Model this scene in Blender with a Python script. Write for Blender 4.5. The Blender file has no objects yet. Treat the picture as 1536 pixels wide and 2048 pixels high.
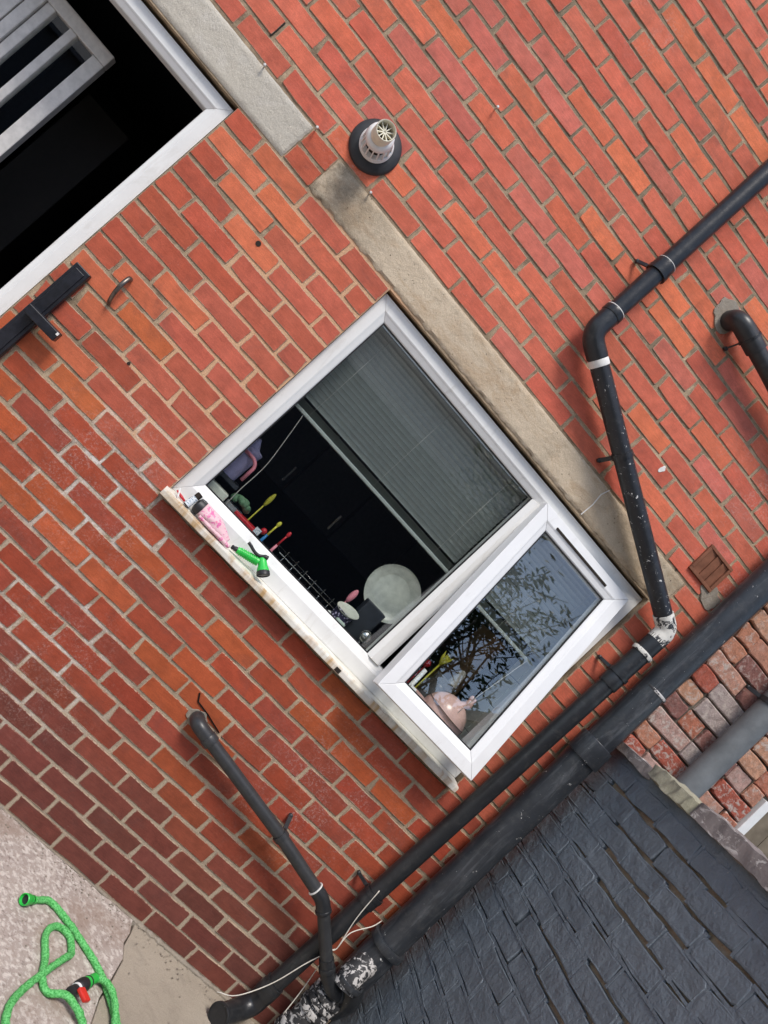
import bpy, math, random
from mathutils import Vector, Matrix, noise

# ------------------------------------------------------------------ camera, sky, sun, exposure
sc = bpy.context.scene
CR = ((0.65572138, -0.17979193, 0.73328326), (0.72445158, -0.12365857, -0.67814340), (0.21260147, 0.97590134, 0.04916498))
CC = Vector((0.0, -2.8077, 1.57)); CF = 1559.0
cd = bpy.data.cameras.new('camera'); cam = bpy.data.objects.new('camera', cd); sc.collection.objects.link(cam)
cd.sensor_fit = 'VERTICAL'; cd.sensor_height = 36.0; cd.sensor_width = 27.0; cd.lens = CF / 2048 * 36.0
cd.clip_start = 0.05; cd.clip_end = 600
cam.matrix_world = Matrix(((CR[0][0], -CR[1][0], -CR[2][0], CC.x), (CR[0][1], -CR[1][1], -CR[2][1], CC.y), (CR[0][2], -CR[1][2], -CR[2][2], CC.z), (0, 0, 0, 1)))
sc.camera = cam
SUN = Vector((-0.16, -0.52, 0.84)).normalized()          # towards the sun
w = bpy.data.worlds.new('World'); sc.world = w; w.use_nodes = True
wn = w.node_tree.nodes; wl = w.node_tree.links
sky = wn.new('ShaderNodeTexSky'); sky.sky_type = 'NISHITA'; sky.sun_disc = False
sky.sun_elevation = math.asin(SUN.z); sky.sun_rotation = math.atan2(SUN.x, SUN.y)
sky.air_density = 1.0; sky.dust_density = 1.6; sky.ozone_density = 1.0
wl.new(sky.outputs[0], wn['Background'].inputs[0]); wn['Background'].inputs[1].default_value = 0.105
sd = bpy.data.lights.new('sun', 'SUN'); sd.energy = 1.5; sd.angle = math.radians(17); sd.color = (1.0, 0.95, 0.89)
so = bpy.data.objects.new('sun', sd); sc.collection.objects.link(so)
so.rotation_euler = (-SUN).to_track_quat('-Z', 'Y').to_euler(); so.location = (3, -5, 8)
sc.view_settings.view_transform = 'Standard'; sc.view_settings.look = 'None'
sc.view_settings.gamma = 1.0; sc.view_settings.use_curve_mapping = False; sc.view_settings.exposure = 0.92
sc.render.resolution_x = 768; sc.render.resolution_y = 1024
sc.render.engine = 'CYCLES'

rnd = random.Random(7)
C = sc.collection
PI = math.pi

def project(p):
    d = Vector(p) - CC
    x, y, z = (CR[i][0] * d.x + CR[i][1] * d.y + CR[i][2] * d.z for i in range(3))
    return (x / z * CF + 768, y / z * CF + 1024, z)

# ------------------------------------------------------------------ materials
MATS = {}
class NT:
    def __init__(s, name):
        s.m = bpy.data.materials.new(name); s.m.use_nodes = True
        s.t = s.m.node_tree; s.n = s.t.nodes; s.l = s.t.links
        s.b = s.n['Principled BSDF']; MATS[name] = s.m
        s.pos = s.n.new('ShaderNodeNewGeometry').outputs['Position']
    def link(s, a, b): s.l.new(a, b)
    def val(s, sock, v):
        if hasattr(v, 'is_output'): s.l.new(v, sock)
        elif v is not None:
            if isinstance(v, (tuple, list)) and len(v) == 3 and len(sock.default_value) == 4: v = (*v, 1)
            sock.default_value = v
    def noise(s, scale, detail=4, rough=.55, vec=None, dist=0.0):
        n = s.n.new('ShaderNodeTexNoise'); n.inputs['Scale'].default_value = scale; n.inputs['Detail'].default_value = detail
        n.inputs['Roughness'].default_value = rough; n.inputs['Distortion'].default_value = dist
        s.l.new(vec or s.pos, n.inputs['Vector']); return n.outputs['Fac']
    def vor(s, scale, vec=None, feat='F1', out='Distance'):
        n = s.n.new('ShaderNodeTexVoronoi'); n.feature = feat; n.inputs['Scale'].default_value = scale
        s.l.new(vec or s.pos, n.inputs['Vector']); return n.outputs[out]
    def ramp(s, fac, a, b, lo=0.0, hi=1.0):
        n = s.n.new('ShaderNodeMapRange'); n.clamp = True; n.inputs['From Min'].default_value = a; n.inputs['From Max'].default_value = b
        n.inputs['To Min'].default_value = lo; n.inputs['To Max'].default_value = hi
        s.val(n.inputs['Value'], fac); return n.outputs['Result']
    def math(s, op, a, b=None):
        n = s.n.new('ShaderNodeMath'); n.operation = op; s.val(n.inputs[0], a)
        if b is not None: s.val(n.inputs[1], b)
        return n.outputs[0]
    def mix(s, fac, a, b, mode='MIX'):
        n = s.n.new('ShaderNodeMix'); n.data_type = 'RGBA'; n.blend_type = mode
        s.val(n.inputs['Factor'], fac); s.val(n.inputs['A'], None); 
        s.val(n.inputs[6], a); s.val(n.inputs[7], b); return n.outputs[2]
    def scalevec(s, v):
        n = s.n.new('ShaderNodeMapping'); n.inputs['Scale'].default_value = v; s.l.new(s.pos, n.inputs['Vector']); return n.outputs[0]
    def dist(s, p, sc=(1, 1, 1)):
        n = s.n.new('ShaderNodeVectorMath'); n.operation = 'DISTANCE'; v = s.n.new('ShaderNodeVectorMath'); v.operation = 'MULTIPLY'
        s.l.new(s.pos, v.inputs[0]); v.inputs[1].default_value = sc
        s.l.new(v.outputs[0], n.inputs[0]); n.inputs[1].default_value = tuple(a * b for a, b in zip(p, sc)); return n.outputs['Value']
    def sep(s):
        n = s.n.new('ShaderNodeSeparateXYZ'); s.l.new(s.pos, n.inputs[0]); return n.outputs
    def bump(s, h, strength=.3, dist=.002):
        n = s.n.new('ShaderNodeBump'); n.inputs['Strength'].default_value = strength; n.inputs['Distance'].default_value = dist
        s.l.new(h, n.inputs['Height']); s.l.new(n.outputs[0], s.b.inputs['Normal'])
    def fin(s, col, rough=.8, spec=.3, metal=0.0):
        s.val(s.b.inputs['Base Color'], col); s.val(s.b.inputs['Roughness'], rough)
        s.b.inputs['Specular IOR Level'].default_value = spec; s.b.inputs['Metallic'].default_value = metal
        return s.m

def plain(name, col, rough=.5, spec=.4, metal=0.0, var=.12, nscale=40.0, bump=0.0):
    t = NT(name); n = t.noise(nscale, 3)
    f = t.ramp(n, .3, .7, 1 - var, 1 + var)
    c = t.mix(1.0, (*col,), f, 'MULTIPLY')
    if bump: t.bump(t.noise(nscale * 6, 4), bump, .001)
    return t.fin(c, rough, spec, metal)

def brick_mat(name, src):
    t = NT(name)
    if src == 'object': c = t.n.new('ShaderNodeObjectInfo').outputs['Color']
    else:
        a = t.n.new('ShaderNodeAttribute'); a.attribute_name = 'bcol'; c = a.outputs['Color']
    big = t.ramp(t.noise(16, 4, .6), .3, .72, .82, 1.15)
    c = t.mix(1.0, c, big, 'MULTIPLY')
    drag = t.ramp(t.noise(9, 5, .65, t.scalevec((2.0, 2, 14.0)), 1.2), .35, .7, .86, 1.08)
    c = t.mix(1.0, c, drag, 'MULTIPLY')
    grain = t.ramp(t.noise(420, 2, .6), .25, .75, .82, 1.17)
    c = t.mix(1.0, c, grain, 'MULTIPLY')
    soot = t.ramp(t.noise(6, 7, .72, None, .5), .54, .76, 0, .5)
    c = t.mix(soot, c, (.10, .05, .045))
    pit = t.ramp(t.vor(150), .045, .09, .75, 0)
    pit = t.math('MULTIPLY', pit, t.ramp(t.noise(11, 2), .5, .62))
    c = t.mix(pit, c, (.06, .03, .025))
    fl = t.ramp(t.vor(62), .035, .06, .8, 0)
    fl = t.math('MULTIPLY', fl, t.ramp(t.noise(5, 3), .55, .66))
    c = t.mix(fl, c, (.66, .50, .44))
    # efflorescence in the patches where the photograph has it
    eff = None
    for p, r in (((-.12, 0, 1.08), .42), ((.18, 0, .47), .34), ((1.6, 0, 2.84), .36), ((-.38, 0, 2.48), .17), ((-.03, 0, 3.62), .16), ((1.02, 0, 3.24), .16), ((1.25, 0, .80), .45), ((1.75, 0, 2.5), .25)):
        d = t.ramp(t.dist(p), r * .25, r, 1, 0); eff = d if eff is None else t.math('MAXIMUM', eff, d)
    pw = t.math('MULTIPLY', t.ramp(t.noise(95, 6, .8, None, .2), .50, .64), t.ramp(t.noise(9, 4, .65), .42, .62))
    eff = t.math('MULTIPLY', t.math('MULTIPLY', eff, pw), .45)
    c = t.mix(eff, c, (.62, .50, .46))
    scr = t.ramp(t.noise(40, 5, .7, t.scalevec((6.0, 1, .7)), .5), .70, .77, 0, .35)
    c = t.mix(scr, c, (.62, .45, .38))
    ea = t.n.new('ShaderNodeAttribute'); ea.attribute_name = 'edge'; ed = ea.outputs['Fac']
    sm = t.math('ADD', ed, t.math('MULTIPLY', t.math('SUBTRACT', t.noise(75, 6, .75), .5), 1.5))
    sm = t.math('ADD', sm, t.math('MULTIPLY', t.math('SUBTRACT', t.noise(6, 3, .6), .5), .9))
    x, y, z = t.sep()
    mc = t.mix(t.ramp(t.noise(9, 4), .35, .65), (.26, .19, .13), (.46, .36, .26))
    c = t.mix(t.ramp(sm, .82, 1.05, 0, .85), c, mc)
    h = t.math('ADD', t.math('MULTIPLY', t.noise(70, 6, .7), 1.0), t.math('MULTIPLY', t.noise(600, 2), .35))
    t.bump(h, .35, .002)
    return t.fin(c, t.ramp(t.noise(30, 3), .3, .7, .72, .92), .25)
brick_mat('brick', 'object'); brick_mat('brick_far', 'attr')

def mortar():
    t = NT('mortar'); x, y, z = t.sep()
    a = t.ramp(t.noise(7, 6, .7, None, .5), .38, .62)
    c = t.mix(a, (.22, .165, .11), (.49, .375, .25))
    # clean pointing of the filled-in strip beside the kitchen window
    wob = t.math('MULTIPLY', t.math('SUBTRACT', t.noise(9, 2), .5), .22)
    xx = t.math('ADD', x, wob)
    m = t.math('MULTIPLY', t.ramp(xx, -.42, -.36), t.ramp(xx, .10, .16, 1, 0))
    m = t.math('MULTIPLY', m, t.math('MULTIPLY', t.ramp(z, 1.17, 1.22), t.ramp(z, 2.27, 2.32, 1, 0)))
    c = t.mix(m, c, (.60, .375, .225))
    low = t.ramp(z, .1, 1.25, 1, 0)
    c = t.mix(t.math('MULTIPLY', low, .75), c, (.41, .345, .27))
    top = t.math('MULTIPLY', t.ramp(z, 2.5, 3.3), t.ramp(t.noise(8, 5, .65), .40, .60, 0, .8))
    c = t.mix(top, c, (.16, .135, .095))
    eff = t.math('MAXIMUM', t.ramp(t.dist((-.10, 0, 1.05)), .12, .42, 1, 0), t.ramp(t.dist((.12, 0, .52)), .1, .4, 1, 0))
    eff = t.math('MULTIPLY', eff, t.ramp(t.noise(12, 5, .7), .42, .6))
    c = t.mix(eff, c, (.66, .60, .55))
    g = t.ramp(t.noise(260, 3, .7), .25, .75, .72, 1.25); c = t.mix(1.0, c, g, 'MULTIPLY')
    t.bump(t.math('ADD', t.noise(45, 5, .7), t.math('MULTIPLY', t.noise(350, 3), .5)), .9, .004)
    return t.fin(c, .95, .1)
mortar()

def concrete(name, a, b, stain, pit=1.0, scale=1.0):
    t = NT(name)
    c = t.mix(t.ramp(t.noise(4 * scale, 6, .65), .3, .7), a, b)
    c = t.mix(t.ramp(t.noise(11 * scale, 5, .7, None, .8), .52, .75, 0, .8), c, stain)
    g = t.ramp(t.noise(230, 4, .75), .25, .75, .78, 1.2); c = t.mix(1.0, c, g, 'MULTIPLY')
    p = t.math('MULTIPLY', t.ramp(t.vor(85), .05, .11, .7 * pit, 0), t.ramp(t.noise(23, 2), .45, .6)); c = t.mix(p, c, (.09, .075, .055))
    t.bump(t.math('SUBTRACT', t.noise(60, 6, .8), t.math('MULTIPLY', p, .9)), 1.0, .006)
    return t.fin(c, .93, .15)
concrete('lintel_left', (.58, .53, .44), (.50, .46, .39), (.64, .60, .53))
concrete('slab_smooth', (.36, .31, .245), (.43, .375, .30), (.30, .26, .21), .5, .7)
concrete('cement', (.35, .30, .24), (.25, .22, .18), (.42, .38, .33))
def lintel_kitchen():
    t = NT('lintel_kitchen'); x, y, z = t.sep()
    c = t.mix(t.ramp(t.noise(5, 6, .65), .3, .7), (.64, .53, .39), (.54, .435, .315))
    c = t.mix(t.ramp(t.noise(9, 6, .7, t.scalevec((.6, 1, 1.6)), 1.0), .46, .66, 0, .8), c, (.46, .33, .21))
    c = t.mix(t.ramp(t.noise(3.2, 6, .7), .5, .7, 0, .55), c, (.30, .25, .185))
    lf = t.math('MULTIPLY', t.ramp(x, -.40, -.08, 1, 0), t.ramp(t.noise(14, 6, .75), .38, .62)); c = t.mix(t.math('MULTIPLY', lf, .85), c, (.13, .105, .07))
    rt = t.math('MULTIPLY', t.ramp(x, 1.1, 1.6), t.ramp(t.noise(7, 5, .7), .35, .65, 0, .75)); c = t.mix(rt, c, (.24, .18, .11))
    g = t.ramp(t.noise(250, 4, .75), .25, .75, .78, 1.2); c = t.mix(1.0, c, g, 'MULTIPLY')
    p = t.math('MULTIPLY', t.ramp(t.vor(48), .05, .13, .85, 0), t.ramp(t.noise(17, 2), .46, .58)); c = t.mix(p, c, (.09, .07, .05))
    t.bump(t.math('SUBTRACT', t.noise(60, 6, .8), t.math('MULTIPLY', p, .9)), 1.0, .006)
    t.fin(c, .93, .15)
lintel_kitchen()
def slab_rough():
    t = NT('slab_rough')
    c = t.mix(t.ramp(t.noise(6, 5, .65), .3, .7), (.36, .30, .265), (.45, .39, .345))
    ag = t.ramp(t.noise(48, 4, .7, None, .3), .48, .60); c = t.mix(t.math('MULTIPLY', ag, .6), c, (.74, .69, .63))
    dk = t.ramp(t.noise(75, 4, .7), .55, .70); c = t.mix(t.math('MULTIPLY', dk, .7), c, (.13, .095, .08))
    bl = t.ramp(t.noise(3.1, 4, .6), .52, .7, 0, .7); c = t.mix(bl, c, (.27, .19, .145))
    t.bump(t.math('ADD', t.noise(60, 5, .7), t.math('MULTIPLY', t.noise(300, 2), .3)), .8, .006)
    t.fin(c, .9, .2)
slab_rough()
plain('earth', (.10, .085, .065), .95, .1, var=.3, nscale=8)

def upvc(name, col, rough=.32, grime=.25):
    t = NT(name)
    c = t.mix(1.0, col, t.ramp(t.noise(7, 4, .6), .3, .75, 1.03, .93), 'MULTIPLY')
    st = t.ramp(t.noise(16, 7, .75, t.scalevec((1, 1, .35)), .6), .55, .78, 0, grime); c = t.mix(st, c, (.50, .47, .41))
    t.bump(t.noise(300, 2), .03, .001)
    t.fin(c, rough, .5)
upvc('upvc', (.79, .79, .78), .34, .4); upvc('upvc_frame', (.76, .755, .73), .38, .6)
def sillm():
    t = NT('sill'); x, y, z = t.sep()
    c = t.mix(t.ramp(t.noise(14, 5, .65), .35, .7), (.74, .72, .66), (.60, .56, .46))
    r = t.ramp(t.noise(8, 5, .7, t.scalevec((1.0, .25, .25)), .4), .46, .62)
    r = t.math('MULTIPLY', r, t.ramp(y, -.034, -.046)); c = t.mix(t.math('MULTIPLY', r, .9), c, (.42, .25, .09))
    d = t.ramp(t.noise(60, 6, .75), .6, .75, 0, .5); c = t.mix(d, c, (.25, .20, .13))
    t.fin(c, .5, .35)
sillm()
plain('gasket', (.02, .02, .021), .6, .3); plain('black_plastic', (.022, .022, .024), .45, .4)
plain('rubber_flange', (.035, .036, .039), .55, .35, var=.2); plain('cream_plastic', (.74, .70, .56), .4, .45)
plain('white_plastic', (.78, .78, .76), .4, .45, var=.05); plain('dark_slot', (.035, .028, .024), .9, .1)

def pipe_mat(name, col, rough, chip=0.0, chipcol=(.66, .65, .62), scale=45.0, bump=.1, streak=None, sheen=.4):
    t = NT(name)
    c = t.mix(1.0, col, t.ramp(t.noise(9, 5, .65), .3, .72, .75, 1.3), 'MULTIPLY')
    dust = t.ramp(t.noise(24, 8, .8, None, .4), .52, .8, 0, .4); c = t.mix(dust, c, (.13, .125, .115))
    if streak: c = t.mix(t.ramp(t.noise(22, 7, .75, t.scalevec(streak), .5), .52, .72, 0, .55), c, (.16, .17, .18))
    if chip:
        k = t.ramp(t.noise(scale, 5, .7, None, .9), .5 + .32 * (1 - chip), .52 + .32 * (1 - chip)); c = t.mix(k, c, chipcol)
        t.bump(t.math('SUBTRACT', t.noise(30, 5, .7), t.math('MULTIPLY', k, .5)), .4, .003)
    else: t.bump(t.noise(40, 5, .7), bump, .002)
    t.fin(c, rough, sheen)
pipe_mat('pipe_black', (.019, .020, .022), .30, .30, scale=90); pipe_mat('pipe_grey', (.030, .031, .033), .36, bump=.05)
pipe_mat('pipe_chipped', (.019, .020, .023), .36, .56, scale=60); pipe_mat('pipe_soil', (.028, .031, .036), .33, .46, scale=42, streak=(1, 1, .12))
pipe_mat('pipe_flaking', (.03, .03, .032), .6, .93, (.50, .48, .46), 30); pipe_mat('elbow_peeling', (.66, .64, .58), .5, .99, (.03, .031, .035), 24)
pipe_mat('waste_grey', (.034, .035, .037), .36, bump=.05); pipe_mat('neighbour_pipe', (.15, .16, .165), .55, bump=.04)

def painted():
    t = NT('wall_paint')
    c = t.mix(t.ramp(t.noise(6, 5, .65), .3, .7), (.110, .134, .158), (.132, .156, .178))
    c = t.mix(t.ramp(t.noise(40, 6, .7), .55, .8, 0, .4), c, (.20, .225, .245))
    k = t.ramp(t.noise(70, 4, .7, None, .5), .72, .735); c = t.mix(k, c, (.45, .38, .32))
    t.bump(t.math('ADD', t.math('MULTIPLY', t.noise(10, 7, .62, None, .15), 2.2), t.math('MULTIPLY', t.noise(110, 4, .7), .25)), .85, .012)
    rd = t.n.new('ShaderNodeObjectInfo').outputs['Random']; c = t.mix(1.0, c, t.ramp(rd, 0, 1, .93, 1.08), 'MULTIPLY')
    t.fin(c, t.ramp(t.noise(13, 4), .3, .7, .32, .55), .5)
painted()
concrete('raw_mortar', (.48, .38, .27), (.30, .20, .13), (.55, .47, .36))
def flaky():
    t = NT('brick_flaking'); c = t.n.new('ShaderNodeObjectInfo').outputs['Color']
    c = t.mix(1.0, c, t.ramp(t.noise(28, 6, .7), .3, .7, .65, 1.25), 'MULTIPLY')
    rd = t.n.new('ShaderNodeObjectInfo').outputs['Random']
    k = t.ramp(t.noise(34, 7, .75, None, .7), .5, .6); k = t.math('MULTIPLY', k, t.ramp(rd, .15, .8, .2, .95)); c = t.mix(k, c, (.58, .50, .44))
    dk = t.ramp(t.noise(50, 5, .75), .6, .72, 0, .8); c = t.mix(dk, c, (.06, .035, .03))
    gr = t.ramp(t.noise(300, 3), .25, .75, .75, 1.2); c = t.mix(1.0, c, gr, 'MULTIPLY')
    t.bump(t.noise(45, 7, .8, None, .5), 1.0, .010)
    t.fin(c, .9, .15)
flaky()
concrete('dark_mortar', (.16, .13, .10), (.055, .045, .038), (.30, .26, .205))
def cope():
    t = NT('coping')
    c = t.mix(t.ramp(t.noise(7, 5, .65), .3, .7), (.26, .225, .21), (.17, .15, .145))
    k = t.ramp(t.noise(26, 6, .75, t.scalevec((1, .6, 1.2)), .7), .54, .62); c = t.mix(t.math('MULTIPLY', k, .85), c, (.60, .57, .53))
    c = t.mix(t.ramp(t.noise(15, 5), .58, .72, 0, .7), c, (.05, .05, .055))
    t.bump(t.noise(50, 6, .75), .8, .006); t.fin(c, .9, .2)
cope()
concrete('coping_stone', (.40, .38, .27), (.26, .24, .19), (.50, .47, .36))
def glass(name, tint=(.965, .98, .972)):
    t = NT(name); n = t.n; n.remove(t.b)
    tr = n.new('ShaderNodeBsdfTransparent'); tr.inputs[0].default_value = (*tint, 1)
    gl = n.new('ShaderNodeBsdfGlossy'); gl.inputs['Roughness'].default_value = 0.0; gl.inputs[0].default_value = (1, 1, 1, 1)
    fr = n.new('ShaderNodeFresnel'); geo = n.new('ShaderNodeNewGeometry')
    io = n.new('ShaderNodeMapRange'); t.link(geo.outputs['Backfacing'], io.inputs['Value']); io.inputs['To Min'].default_value = 1.9; io.inputs['To Max'].default_value = 1 / 1.9; t.link(io.outputs[0], fr.inputs[0])
    mx = n.new('ShaderNodeMixShader'); t.link(fr.outputs[0], mx.inputs[0]); t.link(tr.outputs[0], mx.inputs[1]); t.link(gl.outputs[0], mx.inputs[2])
    t.link(mx.outputs[0], n['Material Output'].inputs[0])
glass('glass')
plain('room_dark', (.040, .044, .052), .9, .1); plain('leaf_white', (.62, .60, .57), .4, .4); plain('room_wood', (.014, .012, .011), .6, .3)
plain('blind', (.36, .395, .375), .5, .3, var=.06); plain('cord', (.55, .54, .50), .7, .2)
def tile():
    t = NT('tile'); c = t.mix(t.ramp(t.noise(5, 3), .3, .7), (.62, .64, .53), (.54, .57, .48)); t.fin(c, .2, .5)
tile()
plain('cabinet_front', (.20, .21, .22), .4, .4); plain('worktop', (.012, .013, .017), .6, .2); plain('board', (.55, .56, .52), .4, .4); plain('ceramic_pink', (.74, .48, .43), .22, .5, var=.10, nscale=22); plain('ceramic_white', (.62, .64, .56), .25, .5)
plain('lilac', (.34, .32, .50), .4, .4); plain('pink_plastic', (.70, .24, .30), .4, .4); plain('green_leaf', (.10, .20, .11), .5, .3); plain('red', (.50, .02, .03), .4, .4)
plain('blue', (.02, .17, .40), .4, .4); plain('yellow', (.62, .58, .06), .4, .4); plain('pot_grey', (.30, .32, .34), .5, .3); plain('dark_jar', (.05, .047, .042), .3, .5)
plain('steel', (.62, .62, .60), .22, .5, .9); plain('brown_box', (.34, .20, .10), .6, .2); plain('jar_lid', (.10, .10, .10), .25, .5); plain('candle', (.55, .52, .46), .5)
plain('green_plastic', (.03, .50, .07), .35, .45, var=.05); plain('red_plastic', (.62, .035, .025), .35, .45); plain('caddy', (.03, .035, .045), .4, .4)
plain('purple', (.16, .10, .24), .5, .3); plain('mint', (.50, .60, .53), .5, .3); plain('iron', (.05, .045, .042), .5, .4, .6, var=.4); plain('hook_metal', (.16, .14, .12), .38, .5, .85, var=.5)
plain('black_paint', (.012, .013, .018), .38, .45, var=.4, bump=.3); plain('nail', (.62, .60, .56), .35, .5, .3); plain('cable', (.66, .62, .54), .5, .3); plain('tar', (.01, .009, .008), .8, .1)
plain('terracotta', (.20, .085, .05), .8, .2, var=.25, nscale=25, bump=.3); plain('white_paint', (.72, .70, .66), .6, .3); plain('timber', (.20, .165, .12), .8, .2, var=.3, nscale=12)
plain('bark', (.075, .06, .048), .9, .1, var=.3); plain('leaf', (.035, .065, .022), .5, .35, var=.35, nscale=3); plain('blocker_dark', (.045, .048, .056), .9, .1); plain('far_brick', (.24, .12, .085), .9, .1, var=.3, nscale=5); plain('slate', (.07, .072, .08), .7, .3)
def cloth():
    t = NT('pink_cloth'); v = t.ramp(t.noise(55, 3, .6, None, 1.2), .56, .61); c = t.mix(v, (.72, .47, .50), (.66, .16, .34))
    d = t.ramp(t.vor(30), .13, .16, 1, 0); c = t.mix(t.math('MULTIPLY', d, .7), c, (.70, .14, .28)); t.fin(c, .6, .3)
cloth()
def floral():
    t = NT('floral'); v = t.ramp(t.vor(75), .32, .38, 1, 0); c = t.mix(v, (.03, .025, .06), (.50, .44, .62)); t.fin(c, .4, .4)
floral()
def label_mat():
    t = NT('paper_label'); v = t.ramp(t.noise(130, 2, .5, t.scalevec((1, 1, 2))), .55, .6); c = t.mix(v, (.70, .74, .76), (.16, .26, .34)); t.fin(c, .5, .3)
label_mat()
def hose_mat():
    t = NT('hose'); f = t.ramp(t.noise(190, 3, .65), .38, .58); c = t.mix(f, (.045, .34, .06), (.20, .66, .22)); t.bump(t.noise(230, 4, .7), 1.0, .005); t.fin(c, .6, .25)
hose_mat()

# ------------------------------------------------------------------ mesh helpers
class MB:
    def __init__(s): s.v = []; s.f = []; s.sm = []
    def add(s, vs, fs, smooth=False):
        o = len(s.v); s.v += [tuple(p) for p in vs]; s.f += [tuple(i + o for i in f) for f in fs]; s.sm += [smooth] * len(fs); return s
    def box(s, x0, x1, y0, y1, z0, z1):
        return s.add([(x0, y0, z0), (x1, y0, z0), (x1, y1, z0), (x0, y1, z0), (x0, y0, z1), (x1, y0, z1), (x1, y1, z1), (x0, y1, z1)],
                     [(0, 3, 2, 1), (4, 5, 6, 7), (0, 1, 5, 4), (1, 2, 6, 5), (2, 3, 7, 6), (3, 0, 4, 7)])
    def bar(s, a, b, wd, th, up=(0, -1, 0)):
        a = Vector(a); b = Vector(b); d = (b - a).normalized(); u = Vector(up); sd_ = d.cross(u).normalized(); u = sd_.cross(d)
        vs = []
        for p in (a, b):
            for i, j in ((-1, -1), (1, -1), (1, 1), (-1, 1)): vs.append(p + sd_ * i * wd / 2 + u * j * th / 2)
        return s.add(vs, [(0, 1, 2, 3), (7, 6, 5, 4), (0, 4, 5, 1), (1, 5, 6, 2), (2, 6, 7, 3), (3, 7, 4, 0)])
    def tube(s, path, r, seg=14, cap=True, jit=0.0, flat=1.0):
        P = [Vector(p) for p in path]; n = len(P); R = r if isinstance(r, (list, tuple)) else [r] * n
        t = [(P[min(i + 1, n - 1)] - P[max(i - 1, 0)]).normalized() for i in range(n)]
        u = t[0].orthogonal().normalized(); vs = []; 
        for i in range(n):
            u = (u - t[i] * u.dot(t[i])).normalized(); v = t[i].cross(u)
            for k in range(seg):
                a = 2 * PI * k / seg; rr = R[i] * (1 + (jit * noise.noise(P[i] * 60 + Vector((k * .9, 0, 0))) if jit else 0))
                vs.append(P[i] + (u * math.cos(a) + v * math.sin(a) * flat) * rr)
        fs = [(i * seg + k, i * seg + (k + 1) % seg, (i + 1) * seg + (k + 1) % seg, (i + 1) * seg + k) for i in range(n - 1) for k in range(seg)]
        o = len(s.v); s.add(vs, fs, True)
        if cap:
            s.f.append(tuple(o + k for k in reversed(range(seg)))); s.sm.append(False)
            s.f.append(tuple(o + (n - 1) * seg + k for k in range(seg))); s.sm.append(False)
        return s
    def lathe(s, org, ax, prof, seg=32, cap=True):
        org = Vector(org); ax = Vector(ax).normalized(); u = ax.orthogonal().normalized(); v = ax.cross(u); vs = []
        for d, r in prof:
            for k in range(seg):
                a = 2 * PI * k / seg; vs.append(org + ax * d + (u * math.cos(a) + v * math.sin(a)) * r)
        n = len(prof); fs = [(i * seg + k, i * seg + (k + 1) % seg, (i + 1) * seg + (k + 1) % seg, (i + 1) * seg + k) for i in range(n - 1) for k in range(seg)]
        o = len(s.v); s.add(vs, fs, True)
        if cap:
            s.f.append(tuple(o + k for k in reversed(range(seg)))); s.sm.append(False)
            s.f.append(tuple(o + (n - 1) * seg + k for k in range(seg))); s.sm.append(False)
        return s
    def ball(s, c, rx, ry, rz, seg=20, rings=12, wob=0.0):
        c = Vector(c); vs = []; fs = []
        for i in range(rings + 1):
            th = PI * i / rings
            for k in range(seg):
                a = 2 * PI * k / seg; d = Vector((math.sin(th) * math.cos(a), math.sin(th) * math.sin(a), math.cos(th)))
                q = 1 + (wob * noise.noise(d * 2.2 + c * 9) if wob else 0); vs.append(c + Vector((d.x * rx, d.y * ry, d.z * rz)) * q)
        for i in range(rings):
            for k in range(seg): fs.append((i * seg + k, (i + 1) * seg + k, (i + 1) * seg + (k + 1) % seg, i * seg + (k + 1) % seg))
        return s.add(vs, fs, True)
    def prism(s, pts, y0, y1):                     # polygon in XZ, extruded along Y
        n = len(pts); vs = [(x, y0, z) for x, z in pts] + [(x, y1, z) for x, z in pts]
        return s.add(vs, [tuple(range(n)), tuple(reversed(range(n, 2 * n)))] + [(i, i + n, (i + 1) % n + n, (i + 1) % n) for i in range(n)])
    def xf(s, M): s.v = [tuple(M @ Vector(p)) for p in s.v]; return s
    def mesh(s, name):
        me = bpy.data.meshes.new(name); me.from_pydata(s.v, [], s.f); me.polygons.foreach_set('use_smooth', s.sm); me.update(); return me
    def build(s, name, mat, parent=None, bevel=0.0, seg=2, sharp=None, label=None):
        me = s.mesh(name); me.materials.append(MATS[mat])
        bm_fix(me)
        if sharp: me.set_sharp_from_angle(angle=math.radians(sharp))
        o = bpy.data.objects.new(name, me); C.objects.link(o)
        if parent: attach(o, parent)
        if bevel:
            b = o.modifiers.new('bevel', 'BEVEL'); b.width = bevel; b.segments = seg; b.limit_method = 'ANGLE'; b.angle_limit = math.radians(40)
        if label: o['label'] = label
        return o
import bmesh
def bm_fix(me):
    bm = bmesh.new(); bm.from_mesh(me); bmesh.ops.recalc_face_normals(bm, faces=bm.faces); bm.to_mesh(me); bm.free()
def attach(o, parent):
    o.parent = parent
    if parent.type == 'EMPTY': o.matrix_parent_inverse = Matrix.Translation(-parent.location)
def tag(o, label, cat, group=None):
    o['label'] = label; o['category'] = cat
    if group: o['group'] = group
    return o
def thing(name, loc, label, cat, group=None):
    o = bpy.data.objects.new(name, None); o.location = loc; o.empty_display_size = .05; C.objects.link(o); return tag(o, label, cat, group)
def structure(o, kind='structure'): o['kind'] = kind; return o
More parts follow.
